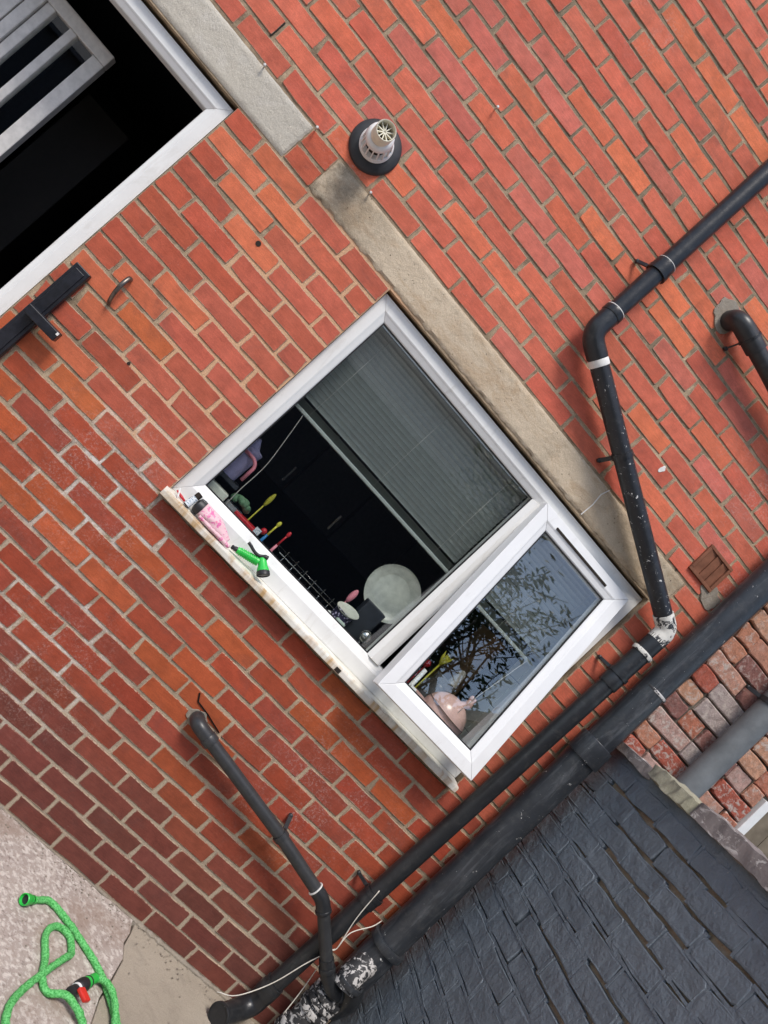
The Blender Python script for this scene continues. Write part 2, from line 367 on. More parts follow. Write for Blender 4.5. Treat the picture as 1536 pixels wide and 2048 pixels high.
def arc(pts, radius, n=7):                          # polyline with rounded corners
    P = [Vector(p) for p in pts]; out = [P[0]]
    for i in range(1, len(P) - 1):
        a = (P[i - 1] - P[i]); b = (P[i + 1] - P[i]); r = min(radius, a.length * .49, b.length * .49)
        p0 = P[i] + a.normalized() * r; p1 = P[i] + b.normalized() * r
        for k in range(n + 1):
            t = k / n; out.append(p0 * (1 - t) ** 2 + P[i] * 2 * t * (1 - t) + p1 * t * t)
    out.append(P[-1]); return out
def spline(pts, step=.01):
    P = [Vector(p) for p in pts]; P = [P[0] * 2 - P[1]] + P + [P[-1] * 2 - P[-2]]; out = []
    for i in range(1, len(P) - 2):
        n = max(2, int((P[i + 1] - P[i]).length / step))
        for k in range(n):
            t = k / n; a, b, c, d = P[i - 1:i + 3]
            out.append(.5 * ((2 * b) + (c - a) * t + (2 * a - 5 * b + 4 * c - d) * t * t + (3 * b - a - 3 * c + d) * t ** 3))
    out.append(P[-2]); return out

# ------------------------------------------------------------------ ground
g = MB().add([(-150, -150, -.02), (150, -150, -.02), (150, 150, -.02), (-150, 150, -.02)], [(0, 1, 2, 3)]).build('ground', 'earth'); structure(g)
crk = [(1.117, .0), (1.105, -.08), (1.09, -.15), (1.098, -.22), (1.073, -.34), (1.044, -.45), (1.035, -.56), (.98, -.9), (.97, -1.6), (.9, -3.5), (.9, -7.0)]
def slab(name, pts, z, mat):
    n = len(pts); vs = [(x, y, z) for x, y in pts] + [(x, y, -.03) for x, y in pts]
    o = MB().add(vs, [tuple(range(n))] + [(i, (i + 1) % n, (i + 1) % n + n, i + n) for i in range(n)]).build(name, mat, bevel=.004); return structure(o)
lf = [(x - .004 - .004 * rnd.random(), y) for x, y in crk]
slab('pavement', [(-4, -.008)] + [(-.5 + 1.6 * k / 40, -.006 + .010 * noise.noise(Vector((k * .9, 2, 0)))) for k in range(41)] + lf[1:] + [(-4, -7)], .004, 'slab_rough')
slab('path', [(1.98, .004)] + [(1.98, -7)] + list(reversed(crk)), .0, 'slab_smooth')
# crumbling fillet where the yard meets the wall
mb = MB(); n = 90; vs = []
for i in range(n + 1):
    x = -.3 + 2.0 * i / n; a = .5 + .5 * noise.noise(Vector((x * 14, 3, 0))) + .5 * noise.noise(Vector((x * 45, 1, 0)))
    a = a - .35 if x < 1.08 else a; d = .002 + .024 * max(0, a); h = .001 + .018 * max(0, a)
    vs += [(x, .01, h), (x, -d * .4, h * .9), (x, -d, min(.0062, h)), (x, -d, -.015)]
mb.add(vs, [(i * 4 + k, i * 4 + k + 1, (i + 1) * 4 + k + 1, (i + 1) * 4 + k) for i in range(n) for k in range(3)])
structure(mb.build('ground_fillet', 'cement'))

# ------------------------------------------------------------------ house wall
BL, BP, Z0 = .2237, .078, .0036
LW = (-2.05, -.748, .95, 2.262)                       # left opening x0,x1,z0,z1
KW = (.03, 1.612, 1.1736, 2.262)                      # kitchen opening
XR = 1.985
mb = MB(); Y0, Y1 = .0035, .11
xs = [-2.7, LW[0], LW[1], KW[0], KW[1], XR]; zs = [-.05, LW[2], KW[2], 2.262, 5.0]
def hole(i, j): return (i == 1 and j in (1, 2)) or (i == 3 and j == 2)
def q(a, b, c, d): mb.add([a, b, c, d], [(0, 1, 2, 3)])
for i in range(5):
    for j in range(4):
        x0, x1, z0, z1 = xs[i], xs[i + 1], zs[j], zs[j + 1]
        if hole(i, j): continue
        q((x0, Y0, z0), (x1, Y0, z0), (x1, Y0, z1), (x0, Y0, z1)); q((x0, Y1, z0), (x0, Y1, z1), (x1, Y1, z1), (x1, Y1, z0))
        if i < 4 and hole(i + 1, j): q((x1, Y0, z0), (x1, Y1, z0), (x1, Y1, z1), (x1, Y0, z1))
        if i > 0 and hole(i - 1, j): q((x0, Y0, z0), (x0, Y0, z1), (x0, Y1, z1), (x0, Y1, z0))
        if j < 3 and hole(i, j + 1): q((x0, Y0, z1), (x1, Y0, z1), (x1, Y1, z1), (x0, Y1, z1))
        if j > 0 and hole(i, j - 1): q((x0, Y0, z0), (x0, Y1, z0), (x1, Y1, z0), (x1, Y0, z0))
q((-2.7, Y0, -.05), (-2.7, Y0, 5), (-2.7, Y1, 5), (-2.7, Y1, -.05)); q((XR, Y0, -.05), (XR, Y1, -.05), (XR, Y1, 5), (XR, Y0, 5)); q((-2.7, Y0, 5), (XR, Y0, 5), (XR, Y1, 5), (-2.7, Y1, 5))
wall = mb.build('brick_wall', 'mortar'); tag(wall, 'orange red brick house wall with tan mortar around the windows', 'wall')

def brick_geo(wd, ht, r, jit=.0018, dep=.022, bev=.0018, cr=.0028, ins=.0075):
    """rings: inner face, face edge, bevel, back; vertices 0-11 are the clean middle of the face"""
    hx, hz = wd / 2, ht / 2; cr = min(cr, hx * .4)
    def jn(): return r.uniform(-jit, jit)
    o = [(-hx + cr, -hz), (-hx * .3, -hz), (hx * .35, -hz), (hx - cr, -hz), (hx, -hz + cr), (hx, hz - cr), (hx - cr, hz), (hx * .3, hz), (-hx * .35, hz), (-hx + cr, hz), (-hx, hz - cr), (-hx, -hz + cr)]
    o = [(x + jn(), z + jn()) for x, z in o]; n = len(o)
    for i0, i1 in ((0, 11), (3, 4), (5, 6), (9, 10)):          # knocked corners
        if r.random() < .16:
            q_ = r.uniform(.003, .009)
            for i in (i0, i1): x, z = o[i]; o[i] = (x - math.copysign(q_ * r.random(), x), z - math.copysign(q_ * .6 * r.random(), z))
    tlt = [r.uniform(-.0007, .0007) for _ in range(2)]
    ty = lambda x, z: tlt[0] * x / hx + tlt[1] * z / hz
    inn = [(x - math.copysign(min(ins, abs(x)), x), ty(x, z), z - math.copysign(ins, z)) for x, z in o]
    fr = [(x * (1 - bev / hx), ty(x, z), z * (1 - bev / hz)) for x, z in o]
    md = [(x, bev, z) for x, z in o]; bk = [(x, dep, z) for x, z in o]
    vs = inn + fr + md + bk
    fs = [tuple(range(n))] + [(i + a * n, i + (a + 1) * n, (i + 1) % n + (a + 1) * n, (i + 1) % n + a * n) for a in (0, 1, 2) for i in range(n)]
    return vs, fs
def edge_attr(me, per=48):
    at = me.attributes.new('edge', 'FLOAT', 'POINT'); at.data.foreach_set('value', [0.0 if (k % per) < 12 else 1.0 for k in range(len(me.vertices))])
def brick_mesh(name, wd, ht, mat, r, **k):
    vs, fs = brick_geo(wd, ht, r, **k); me = bpy.data.meshes.new(name); me.from_pydata(vs, [], fs); me.materials.append(MATS[mat]); me.update(); edge_attr(me); return me

ORANGE = [(.069, 3.741), (.247, 3.689), (.487, 3.738), (-.509, 2.978), (-.589, 2.978), (.273, 3.241), (.41, 2.987), (.749, 3.05), (.829, 3.173), (.959, 3.151), (.982, 3.324), (-.612, 2.187), (-.491, 2.027), (-.463, 2.14), (-.501, 1.605), (-.473, 1.308), (-.606, 1.305), (-.471, 1.666), (-.411, 1.711), (-.572, 1.471), (.093, .846), (-.034, .854), (-.477, 2.2), (-.753, 2.138), (-.611, 1.2), (-.607, 1.505), (1.046, 2.701)]
def lerp(a, b, t): return tuple(p * (1 - t) + q_ * t for p, q_ in zip(a, b))
def brick_col(x, z, x0, x1, zc, r):
    c = (.43, .128, .080)
    u = r.random()
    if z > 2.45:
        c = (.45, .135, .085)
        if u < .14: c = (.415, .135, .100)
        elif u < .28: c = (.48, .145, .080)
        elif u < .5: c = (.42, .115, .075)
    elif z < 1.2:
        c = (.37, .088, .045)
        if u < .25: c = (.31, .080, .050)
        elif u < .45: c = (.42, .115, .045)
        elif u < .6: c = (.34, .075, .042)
    elif x < -.36:
        c = (.38, .10, .058)
        if u < .25: c = (.45, .14, .055)
    inf = -.40 < x < .04 and 1.2 < z < 2.27
    if inf: c = lerp((.40, .118, .078), (.42, .125, .075), u)
    for ox, oz in ORANGE:
        if x0 - .005 <= ox <= x1 + .005 and abs(oz - zc) < .045: c = (.50, .160, .080) if z > 1.25 else (.43, .12, .05)
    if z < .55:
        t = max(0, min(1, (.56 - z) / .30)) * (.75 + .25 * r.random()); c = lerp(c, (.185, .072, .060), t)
    k = r.uniform(.9, 1.1) * (1 if z > 1.9 else .62 + .38 * max(0, z) / 1.9); m_ = (1.32, 1.08, 1.02) if z > 2.42 else (1.22, 1.0, .94)  # lower courses darkened, top brightened: the wall's light falloff painted into brick colour
    return tuple(a * k * b_ * r.uniform(.97, 1.03) for a, b_ in zip(c, m_))
def subtract(segs, a, b):
    out = []
    for s0, s1 in segs:
        if b <= s0 or a >= s1: out.append((s0, s1)); continue
        if a > s0: out.append((s0, a))
        if b < s1: out.append((b, s1))
    return out
FULL = [brick_mesh('brick', BL - .011, .0665, 'brick', rnd) for _ in range(12)]
recs = []
for n in range(64):
    zb = Z0 + BP * n; zc = zb + BP / 2 + (0 if n else .002)
    segs = [(-2.69, XR - .002)]
    if LW[2] < zc < LW[3]: segs = subtract(segs, LW[0], LW[1])
    if KW[2] < zc < KW[3]: segs = subtract(segs, KW[0], KW[1])
    if n in (29, 30): segs = subtract(segs, -2.4, -.540); segs = subtract(segs, -.412, 1.672)
    for s0, s1 in segs:
        lst = []
        for j in range(-14, 12):
            def jt(jj):
                xx = jj * BL + (0 if n % 2 else BL / 2); rr = random.Random(n * 977 + jj)
                t = max(0, min(1, (2.6 - zc) / 2.2)); return xx - .053 - .042 * t + (.02 if xx > 1 and zc > 2.2 else 0) + rr.uniform(-.006, .006)
            a, b = jt(j), jt(j + 1); L0, R0 = a + .0055, b - .0055
            if R0 < s0 or L0 > s1: continue
            lst.append([max(L0, s0 + (.002 if L0 < s0 else 0)), min(R0, s1 - (.002 if R0 > s1 else 0))])
        # swallow slivers
        if len(lst) > 1 and lst[0][1] - lst[0][0] < .045: lst[1][0] = lst[0][0]; lst.pop(0)
        if len(lst) > 1 and lst[-1][1] - lst[-1][0] < .045: lst[-2][1] = lst[-1][1]; lst.pop()
        for a, b in lst:
            if b - a > .02: recs.append((a, b, zc))
scored = []
for a, b, zc in recs:
    px, py, _ = project(((a + b) / 2, 0, zc)); inv = -40 < px < 1576 and -40 < py < 2088
    scored.append(((1 if inv else 0) * 1000 + (1 if inv else -1) * (b - a) * 100 - (((a + b) / 2) ** 2 + (zc - 1.9) ** 2) * 2, a, b, zc))
scored.sort(reverse=True)
far = MB(); fcol = []
for i, (s, a, b, zc) in enumerate(scored):
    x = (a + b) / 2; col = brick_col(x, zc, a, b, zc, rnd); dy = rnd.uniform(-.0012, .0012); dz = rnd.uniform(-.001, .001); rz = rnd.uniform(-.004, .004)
    if i < 300:
        L_ = b - a
        if abs(L_ - (BL - .011)) < .014: me = rnd.choice(FULL); sx = L_ / (BL - .011)
        else: me = brick_mesh('brick', L_, .0665, 'brick', rnd); sx = 1
        o = bpy.data.objects.new('brick', me); C.objects.link(o); o.parent = wall
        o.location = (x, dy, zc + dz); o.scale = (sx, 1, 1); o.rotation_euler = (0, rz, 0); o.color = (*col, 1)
    else:
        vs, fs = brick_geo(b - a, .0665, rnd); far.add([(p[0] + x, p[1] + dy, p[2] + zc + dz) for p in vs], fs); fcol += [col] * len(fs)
me = far.mesh('brick_remainder'); edge_attr(me); me.materials.append(MATS['brick_far'])
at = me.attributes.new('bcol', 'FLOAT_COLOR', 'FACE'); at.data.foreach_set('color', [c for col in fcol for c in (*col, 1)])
o = bpy.data.objects.new('brick_remainder', me); C.objects.link(o); o.parent = wall; o['kind'] = 'stuff'

def lintel(x0, x1, z0, z1, mat, rag, label):
    nx, nz = int((x1 - x0) / .008), 14; vs = []
    for i in range(nx + 1):
        for j in range(nz + 1):
            u = i / nx; v = j / nz; x = x0 + (x1 - x0) * u; z = z0 + (z1 - z0) * v
            e = min(v, 1 - v, u * 12, (1 - u) * 12); y = -.004 + .0015 * noise.noise(Vector((x * 30, z * 30, 2))) + (.006 if e <= 0 else 0)
            if j == 0: z += rag * (.6 * noise.noise(Vector((x * 25, 0, 5))) + .6 * abs(noise.noise(Vector((x * 80, 0, 9)))))
            if j == nz: z += .0015 * noise.noise(Vector((x * 40, 0, 7)))
            if i in (0, nx): x += .0025 * noise.noise(Vector((z * 60, 4, 1)))
            vs.append((x, y, z))
    m = nz + 1; fs = [(i * m + j, (i + 1) * m + j, (i + 1) * m + j + 1, i * m + j + 1) for i in range(nx) for j in range(nz)]
    edge = [i * m for i in range(nx + 1)] + [nx * m + j for j in range(1, m)] + [i * m + nz for i in reversed(range(nx))] + [j for j in reversed(range(1, nz))]
    k = len(vs); vs += [(vs[e][0], .105, vs[e][2]) for e in edge]; ne = len(edge)
    fs += [(edge[i], k + i, k + (i + 1) % ne, edge[(i + 1) % ne]) for i in range(ne)]
    return MB().add(vs, fs, True).build('lintel', mat, wall, sharp=35, label=label)
lintel(-2.4, -.543, 2.268, 2.415, 'lintel_left', .002, 'pale grey concrete lintel over the large dark window')
lintel(-.411, 1.668, 2.270, 2.417, 'lintel_kitchen', .013, 'stained tan concrete lintel over the kitchen window')
# open weep slot, holes, mortar patches, smears
MB().box(-.854, -.846, .0, .02, 2.500, 2.566).build('weep_slot', 'dark_slot', wall)
for hx, hz, hr in ((-.382, 2.011, .010), (-.372, 1.406, .006), (1.60, 2.43, .006)):
    MB().lathe((hx, .012, hz), (0, -1, 0), [(0, hr), (.013, hr)], 10).build('hole', 'dark_slot', wall)
def blob(name, cx, cz, rx, rz, y, mat, seed, label=None, th=.012):
    n = 26; pts = []
    for k in range(n):
        a = 2 * PI * k / n; q_ = 1 + .45 * noise.noise(Vector((math.cos(a) * 1.6 + seed, math.sin(a) * 1.6, seed))); pts.append((cx + rx * q_ * math.cos(a), cz + rz * q_ * math.sin(a)))
    return MB().prism(pts, y, y + th).build(name, mat, wall, bevel=.0015, label=label)
blob('mortar_patch', .968, 3.215, .070, .062, -.0045, 'cement', 3.1, 'rough cement patch where the waste pipe leaves the wall')
blob('mortar_patch', .703, .700, .038, .033, -.004, 'cement', 8.4); blob('mortar_patch', 1.243, 2.632, .010, .017, -.003, 'white_paint', 5.4); blob('mortar_patch', 1.79, 2.46, .055, .04, -.0045, 'cement', 6.2)
mb = MB()
for a, b, wd in (((.640, .772), (.660, .745), .006), ((.660, .745), (.725, .735), .005), ((.725, .735), (.800, .716), .004), ((.69, .728), (.70, .713), .003)):
    mb.bar((a[0], -.0025, a[1]), (b[0], -.0025, b[1]), wd, .002)
mb.build('tar_streak', 'tar', wall)
mb = MB(); pts = [(1.146, 2.27), (1.150, 2.33), (1.143, 2.38), (1.155, 2.418)]
for a, b in zip(pts, pts[1:]): mb.bar((a[0], -.0068, a[1]), (b[0], -.0068, b[1]), .004, .0014)
mb.build('paint_drip', 'white_paint', wall)
# terracotta air vent
x0, x1, z0, z1 = 1.625, 1.770, 2.468, 2.604
av = MB()
for a in ((x0, x1, -.012, .03, z0, z0 + .014), (x0, x1, -.012, .03, z1 - .014, z1), (x0, x0 + .014, -.012, .03, z0 + .0141, z1 - .0141), (x1 - .014, x1, -.012, .03, z0 + .0141, z1 - .0141)): av.box(*a)
avo = av.build('air_vent', 'terracotta', wall, bevel=.002, label='brown clay air brick with three ribs beside the soil pipe')
for k in range(3):
    xa = x0 + .0155 + k * .0382; MB().add([(xa, -.009, z0 + .014), (xa + .0365, -.003, z0 + .014), (xa + .0365, -.003, z1 - .014), (xa, -.009, z1 - .014), (xa, .02, z0 + .014), (xa + .0365, .02, z0 + .014), (xa + .0365, .02, z1 - .014), (xa, .02, z1 - .014)], [(0, 1, 2, 3), (4, 7, 6, 5), (0, 4, 5, 1), (1, 5, 6, 2), (2, 6, 7, 3), (3, 7, 4, 0)]).build('slat', 'terracotta', avo)

# ------------------------------------------------------------------ rooms behind the windows
def room(name, x0, x1, y0, y1, z0, z1, holes):
    mb = MB()
    mb.add([(x0, y0, z0), (x1, y0, z0), (x1, y1, z0), (x0, y1, z0), (x0, y0, z1), (x1, y0, z1), (x1, y1, z1), (x0, y1, z1)], [(0, 1, 2, 3), (7, 6, 5, 4), (1, 5, 6, 2), (2, 6, 7, 3), (3, 7, 4, 0)])
    return structure(mb.build(name, 'room_dark'))
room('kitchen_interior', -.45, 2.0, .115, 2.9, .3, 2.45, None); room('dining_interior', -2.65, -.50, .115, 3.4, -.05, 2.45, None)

# ------------------------------------------------------------------ window frames
def frame(x0, x1, z0, z1, ws, prof, mat, parent, name, M=None, labels=None):
    """mitred members; ws = widths (left,right,bottom,top); prof = [(t,y)] t 0 outer edge .. 1 inner edge"""
    L, R, B, T = ws
    def pt(t, c): return {0: (x0 + L * t, z0 + B * t), 1: (x1 - R * t, z0 + B * t), 2: (x1 - R * t, z1 - T * t), 3: (x0 + L * t, z1 - T * t)}[c]
    out = []
    for c0, c1 in ((0, 1), (1, 2), (2, 3), (3, 0)):
        vs = []
        for c in (c0, c1):
            other = c1 if c == c0 else c0
            for t, y in prof:
                a = pt(t, c); b = pt(t, other); d = Vector((b[0] - a[0], b[1] - a[1])).normalized() * .0004; vs.append((a[0] + d.x, y, a[1] + d.y))
        n = len(prof); mb = MB().add(vs, [(i, i + 1, i + 1 + n, i + n) for i in range(n - 1)] + [tuple(reversed(range(n))), tuple(range(n, 2 * n)), (n - 1, 0, n, 2 * n - 1)])
        if M: mb.xf(M)
        out.append(mb.build(name, mat, parent, bevel=.0012))
    return out
def prof(y0, y1, slope=.012):
    return [(0, y1), (0, y0), (.60, y0), (.66, y0 + .002), (.70, y0 + .004), (.95, y0 + slope), (1.0, y0 + slope + .004), (1.0, y1)]

kw = thing('kitchen_window', (.82, .03, 1.21), 'white plastic kitchen window with a top hung pane tilted open', 'window')
FY = .030
fx0, fx1, fz0, fz1 = .032, 1.608, 1.213, 2.250
# outer frame with head, jambs and bottom rail; mullion splits it
frame(fx0, fx1, fz0, fz1, (.072, .068, .090, .074), prof(FY, .095), 'upvc_frame', kw, 'frame')
mx0, mx1 = .983, 1.050
mb = MB(); zz0, zz1 = fz0 + .0885, fz1 - .0735
mb.add([(mx0, FY + .016, zz0), (mx0 + .02, FY + .001, zz0), (mx1 - .012, FY + .001, zz0), (mx1, FY + .006, zz0), (mx1, .094, zz0), (mx0, .094, zz0), (mx0, FY + .016, zz1), (mx0 + .02, FY + .001, zz1), (mx1 - .012, FY + .001, zz1), (mx1, FY + .006, zz1), (mx1, .094, zz1), (mx0, .094, zz1)],
       [(0, 1, 7, 6), (1, 2, 8, 7), (2, 3, 9, 8), (3, 4, 10, 9), (4, 5, 11, 10), (5, 0, 6, 11), (5, 4, 3, 2, 1, 0), (6, 7, 8, 9, 10, 11)])
mb.build('mullion', 'upvc_frame', kw, bevel=.0012)
gx0, gx1, gz0, gz1 = .104, .983, 1.303, 2.176
MB().box(gx0 - .004, gx1 + .004, .052, .058, gz0 - .004, gz1 + .004).build('pane', 'glass', kw)
mb = MB(); g_ = .005; ya, yb = FY + .0162, .051
mb.box(gx0, gx1, ya, yb, gz0, gz0 + g_).box(gx0, gx1, ya, yb, gz1 - g_, gz1).box(gx0, gx0 + g_, ya, yb, gz0 + g_, gz1 - g_).box(gx1 - g_, gx1, ya, yb, gz0 + g_, gz1 - g_)
mb.build('gasket', 'gasket', kw)
# sill
sp = [(.10, 1.205), (.029, 1.2125), (-.010, 1.2105), (-.030, 1.2075), (-.040, 1.2085), (-.052, 1.2045), (-.054, 1.1995), (-.054, 1.183), (-.049, 1.180), (-.040, 1.181), (-.038, 1.190), (.10, 1.188)]
mb = MB(); n = len(sp); NX = 40; vs = []
for i in range(NX + 1):
    x = .016 + (1.604 - .016) * i / NX
    for y, z in sp: vs.append((x, y + (.0007 * noise.noise(Vector((x * 9, y * 50, z * 50)))), z + .0007 * noise.noise(Vector((x * 11, y * 40, 4)))))
mb.add(vs, [(i * n + k, i * n + (k + 1) % n, (i + 1) * n + (k + 1) % n, (i + 1) * n + k) for i in range(NX) for k in range(n)] + [tuple(range(n)), tuple(NX * n + k for k in reversed(range(n)))])
mb.build('sill', 'sill', kw, label='off white projecting sill with rust coloured stains')
MB().box(.906, .930, -.0565, -.050, 1.1835, 1.2005).build('drain_slot', 'dark_slot', kw)
MB().box(.016, 1.604, -.030, .0, 1.1765, 1.1795).build('sill_under_strip', 'black_plastic', kw)  # thin black strip just below the sill
# sash hung from its top edge and swung out at the bottom
sx0, sx1, sz0, sz1 = 1.018, 1.545, 1.256, 2.196
TH = math.radians(10.2); PV = Vector((0, .006, 2.196))
M = Matrix.Translation(PV) @ Matrix.Rotation(-TH, 4, 'X') @ Matrix.Translation(-PV)
sw = .076
mb = MB()
def mitre(x0, x1, z0, z1, wd, pf, mb_list, M):
    pass
# sash rails: one part with pane, vent and handle beneath it
rails = MB(); pf = prof(-.010, .052, .010)
def rails_add():
    def pt(t, c): return {0: (sx0 + sw * t, sz0 + sw * t), 1: (sx1 - sw * t, sz0 + sw * t), 2: (sx1 - sw * t, sz1 - sw * t), 3: (sx0 + sw * t, sz1 - sw * t)}[c]
    for c0, c1 in ((0, 1), (1, 2), (2, 3), (3, 0)):
        vs = []
        for c, other in ((c0, c1), (c1, c0)):
            for t, y in pf:
                a = pt(t, c); b = pt(t, other); d = Vector((b[0] - a[0], b[1] - a[1])).normalized() * .0006; vs.append((a[0] + d.x, y, a[1] + d.y))
        n = len(pf); rails.add(vs, [(i, i + 1, i + 1 + n, i + n) for i in range(n - 1)] + [tuple(reversed(range(n))), tuple(range(n, 2 * n)), (n - 1, 0, n, 2 * n - 1)])
rails_add()
sash = rails.xf(M).build('sash', 'upvc', kw, bevel=.0014, label='top hung sash propped open at its bottom edge')
px0, px1, pz0, pz1 = sx0 + sw, sx1 - sw, sz0 + sw, sz1 - sw
MB().box(px0 - .004, px1 + .004, .010, .016, pz0 - .004, pz1 + .004).xf(M).build('pane', 'glass', sash)
mb = MB().box(px0, px1, .0042, .0095, pz0, pz0 + g_).box(px0, px1, .0042, .0095, pz1 - g_, pz1).box(px0, px0 + g_, .0042, .0095, pz0 + g_, pz1 - g_).box(px1 - g_, px1, .0042, .0095, pz0 + g_, pz1 - g_)
mb.xf(M).build('gasket', 'gasket', sash)
tv = MB().box(1.115, 1.430, -.0145, -.0095, sz1 - .044, sz1 - .034).xf(M).build('trickle_vent', 'dark_slot', sash, bevel=.001)
hb = (1.155, pz0 - .012)
mb = MB().box(hb[0] - .014, hb[0] + .014, .0525, .064, hb[1] - .03, hb[1] + .03).tube(arc([(hb[0], .062, hb[1]), (hb[0], .092, hb[1]), (hb[0] + .004, .095, hb[1] + .11)], .015), [.009] * 16 + [.007], 10)
mb.xf(M).build('handle', 'white_plastic', sash, sharp=40)

lw = thing('large_window', (-1.4, .03, .95), 'large white framed window opening onto a dark room', 'window')
frame(-2.04, -.757, .955, 2.248, (.066, .066, .07, .066), prof(FY, .10), 'upvc_frame', lw, 'frame')
# inward swung leaf with two tall panes
lx0, lx1, lz0, lz1 = -1.92, -1.235, 1.02, 2.112
ML = Matrix.Translation((-1.92, .30, 0)) @ Matrix.Rotation(math.radians(3), 4, 'Z') @ Matrix.Translation((1.92, 0, 0))
mb = MB(); st = .052
for a in ((lx0, lx1, 0, .05, lz0, lz0 + st), (lx0, lx1, 0, .05, lz1 - st, lz1), (lx0, lx0 + st, 0, .05, lz0 + st, lz1 - st), (lx1 - st, lx1, 0, .05, lz0 + st, lz1 - st), (-1.398, -1.366, .004, .046, lz0 + st, lz1 - st), (-1.503, -1.466, .004, .046, lz0 + st, lz1 - st), (-1.548, -1.506, -.008, .046, lz0 + .01, lz1 - .01), (-1.66, -1.556, .0, .05, lz0 + .01, lz1 - .01)): mb.box(*a)
leafo = mb.xf(ML).build('leaf', 'leaf_white', lw, bevel=.004, label='glazed leaf swung into the dark room')
for a, b in ((-1.366, lx1 - st), (-1.466, -1.398), (lx0 + st, -1.66)):
    MB().box(a, b, .02, .026, lz0 + st, lz1 - st).xf(ML).build('pane', 'glass', leafo)
# dim furniture inside
sb = thing('sideboard', (-1.19, .9, 0), 'dim wooden cabinet edge inside the dark room', 'cabinet')
MB().box(-1.40, -1.165, .85, 1.2, .0, 2.02).build('carcass', 'room_wood', sb, bevel=.004)

# ------------------------------------------------------------------ boiler flue
fl = thing('boiler_flue', (-.362, 0, 2.54), 'white boiler flue terminal on a black rubber collar', 'flue'); FC = (-.362, 0, 2.54); AX = (0, -1, 0)
MB().lathe(FC, AX, [(-.001, .094), (.006, .094), (.014, .088), (.020, .072), (.024, .060), (.024, .04)], 48).build('collar', 'rubber_flange', fl, sharp=50)
MB().lathe(FC, AX, [(.018, .060), (.032, .061), (.035, .058), (.040, .059), (.044, .057), (.045, .044)], 48).build('base_ring', 'white_plastic', fl, sharp=40)
MB().lathe(FC, AX, [(.040, .040), (.100, .038)], 40).build('core', 'dark_slot', fl)
for k in range(16):
    a = 2 * PI * k / 16; ca, sa = math.cos(a), math.sin(a)
    MB().bar((FC[0] + .053 * ca, -.043, FC[2] + .053 * sa), (FC[0] + .047 * ca, -.098, FC[2] + .047 * sa), .0045, .006, (ca, 0, sa)).build('rib', 'white_plastic', fl)
MB().lathe(FC, AX, [(.094, .040), (.094, .0495), (.104, .049), (.114, .046), (.120, .038), (.121, .030)], 48).build('cap', 'white_plastic', fl, sharp=40)
NA = Vector((.10, -1, .16)).normalized(); NO = (FC[0], -.116, FC[2])
MB().lathe(NO, NA, [(0, .036), (.050, .036), (.052, .0345), (.050, .032), (.030, .031), (.004, .031)], 40, False).build('nozzle', 'cream_plastic', fl, sharp=40)
MB().lathe(NO, NA, [(.008, .0315), (.010, .0315)], 32).build('baffle', 'dark_slot', fl)
hub = Vector(NO) + NA * .034; u_ = NA.orthogonal().normalized(); v_ = NA.cross(u_)
spk = MB().lathe(hub - NA * .012, NA, [(0, .0075), (.013, .0075), (.014, .005), (.010, .004)], 16)
for k in range(10):
    a = 2 * PI * k / 10; d = u_ * math.cos(a) + v_ * math.sin(a); spk.bar(hub + d * .006 - NA * .004, hub + d * .0318 - NA * .004, .0032, .012, NA)
spk.build('spokes', 'cream_plastic', fl)

# ------------------------------------------------------------------ pipes
def clip(parent, p, ax, r, side, mat='pipe_black', wd=.018):
    """band round a pipe with one lug back to the wall"""
    ax = Vector(ax).normalized(); p = Vector(p)
    o = MB().lathe(p - ax * wd / 2, ax, [(0, r + .001), (0, r + .005), (wd, r + .005), (wd, r + .001)], 28, False).build('clip', mat, parent, sharp=40)
    s_ = Vector(side).normalized(); a = p + s_ * (r - .008); b = p + s_ * (r + .030); b.y = -.012; a.y = p.y * .8
    MB().bar(a, b, wd * .8, .007).lathe(b + Vector((0, .008, 0)), (0, -1, 0), [(0, .009), (.012, .009), (.015, .005)], 12).build('lug', mat, o, bevel=.001)
    return o
def seg(parent, name, a, b, r, mat, label=None, **k):
    n = max(2, int((Vector(b) - Vector(a)).length / .03)); path = [Vector(a).lerp(Vector(b), i / n) for i in range(n + 1)]
    return MB().tube(path, r, k.get('s', 26), True, k.get('jit', 0)).build(name, mat, parent, sharp=40, label=label)
def ring(parent, p, ax, r, ln, mat, name='collar', th=.0045):
    ax = Vector(ax).normalized(); p = Vector(p) - ax * ln / 2
    return MB().lathe(p, ax, [(0, r), (0, r + th), (ln * .12, r + th + .001), (ln * .88, r + th + .001), (ln, r + th), (ln, r)], 30, False).build(name, mat, parent, sharp=35)
PR = .0365; PY = -.075
rp = thing('rainwater_pipe', (1.64, PY, 0), 'black plastic rainwater pipe with an angled run, ending in a shoe on the ground', 'pipe')
A0 = Vector((.645, PY, 5.0)); A1 = Vector((.630, PY, 2.712)); A2 = Vector((1.718, PY, 2.222)); A3 = Vector((1.645, PY - .005, .17))
d12 = (A2 - A1).normalized(); d23 = (A3 - A2).normalized(); d01 = (A1 - A0).normalized()
seg(rp, 'pipe', A0, A1 - d01 * .10, PR, 'pipe_black', 'upper upright length of the rainwater pipe')
ring(rp, A1 - d01 * .355, d01, PR, .055, 'pipe_black'); ring(rp, A1 - d01 * .383, d01, PR, .004, 'white_paint', 'sealant_line', .0035)
clip(rp, A1 - d01 * .335, d01, PR + .003, (-1, 0, 0))
MB().tube(arc([A1 - d01 * .115, A1, A1 + d12 * .095], .075, 10), PR + .004, 28).build('elbow', 'pipe_black', rp, sharp=40)
ring(rp, A1 - d01 * .108, d01, PR + .001, .026, 'pipe_black'); ring(rp, A1 - d01 * .124, d01, PR, .004, 'white_paint', 'sealant_line', .0035)
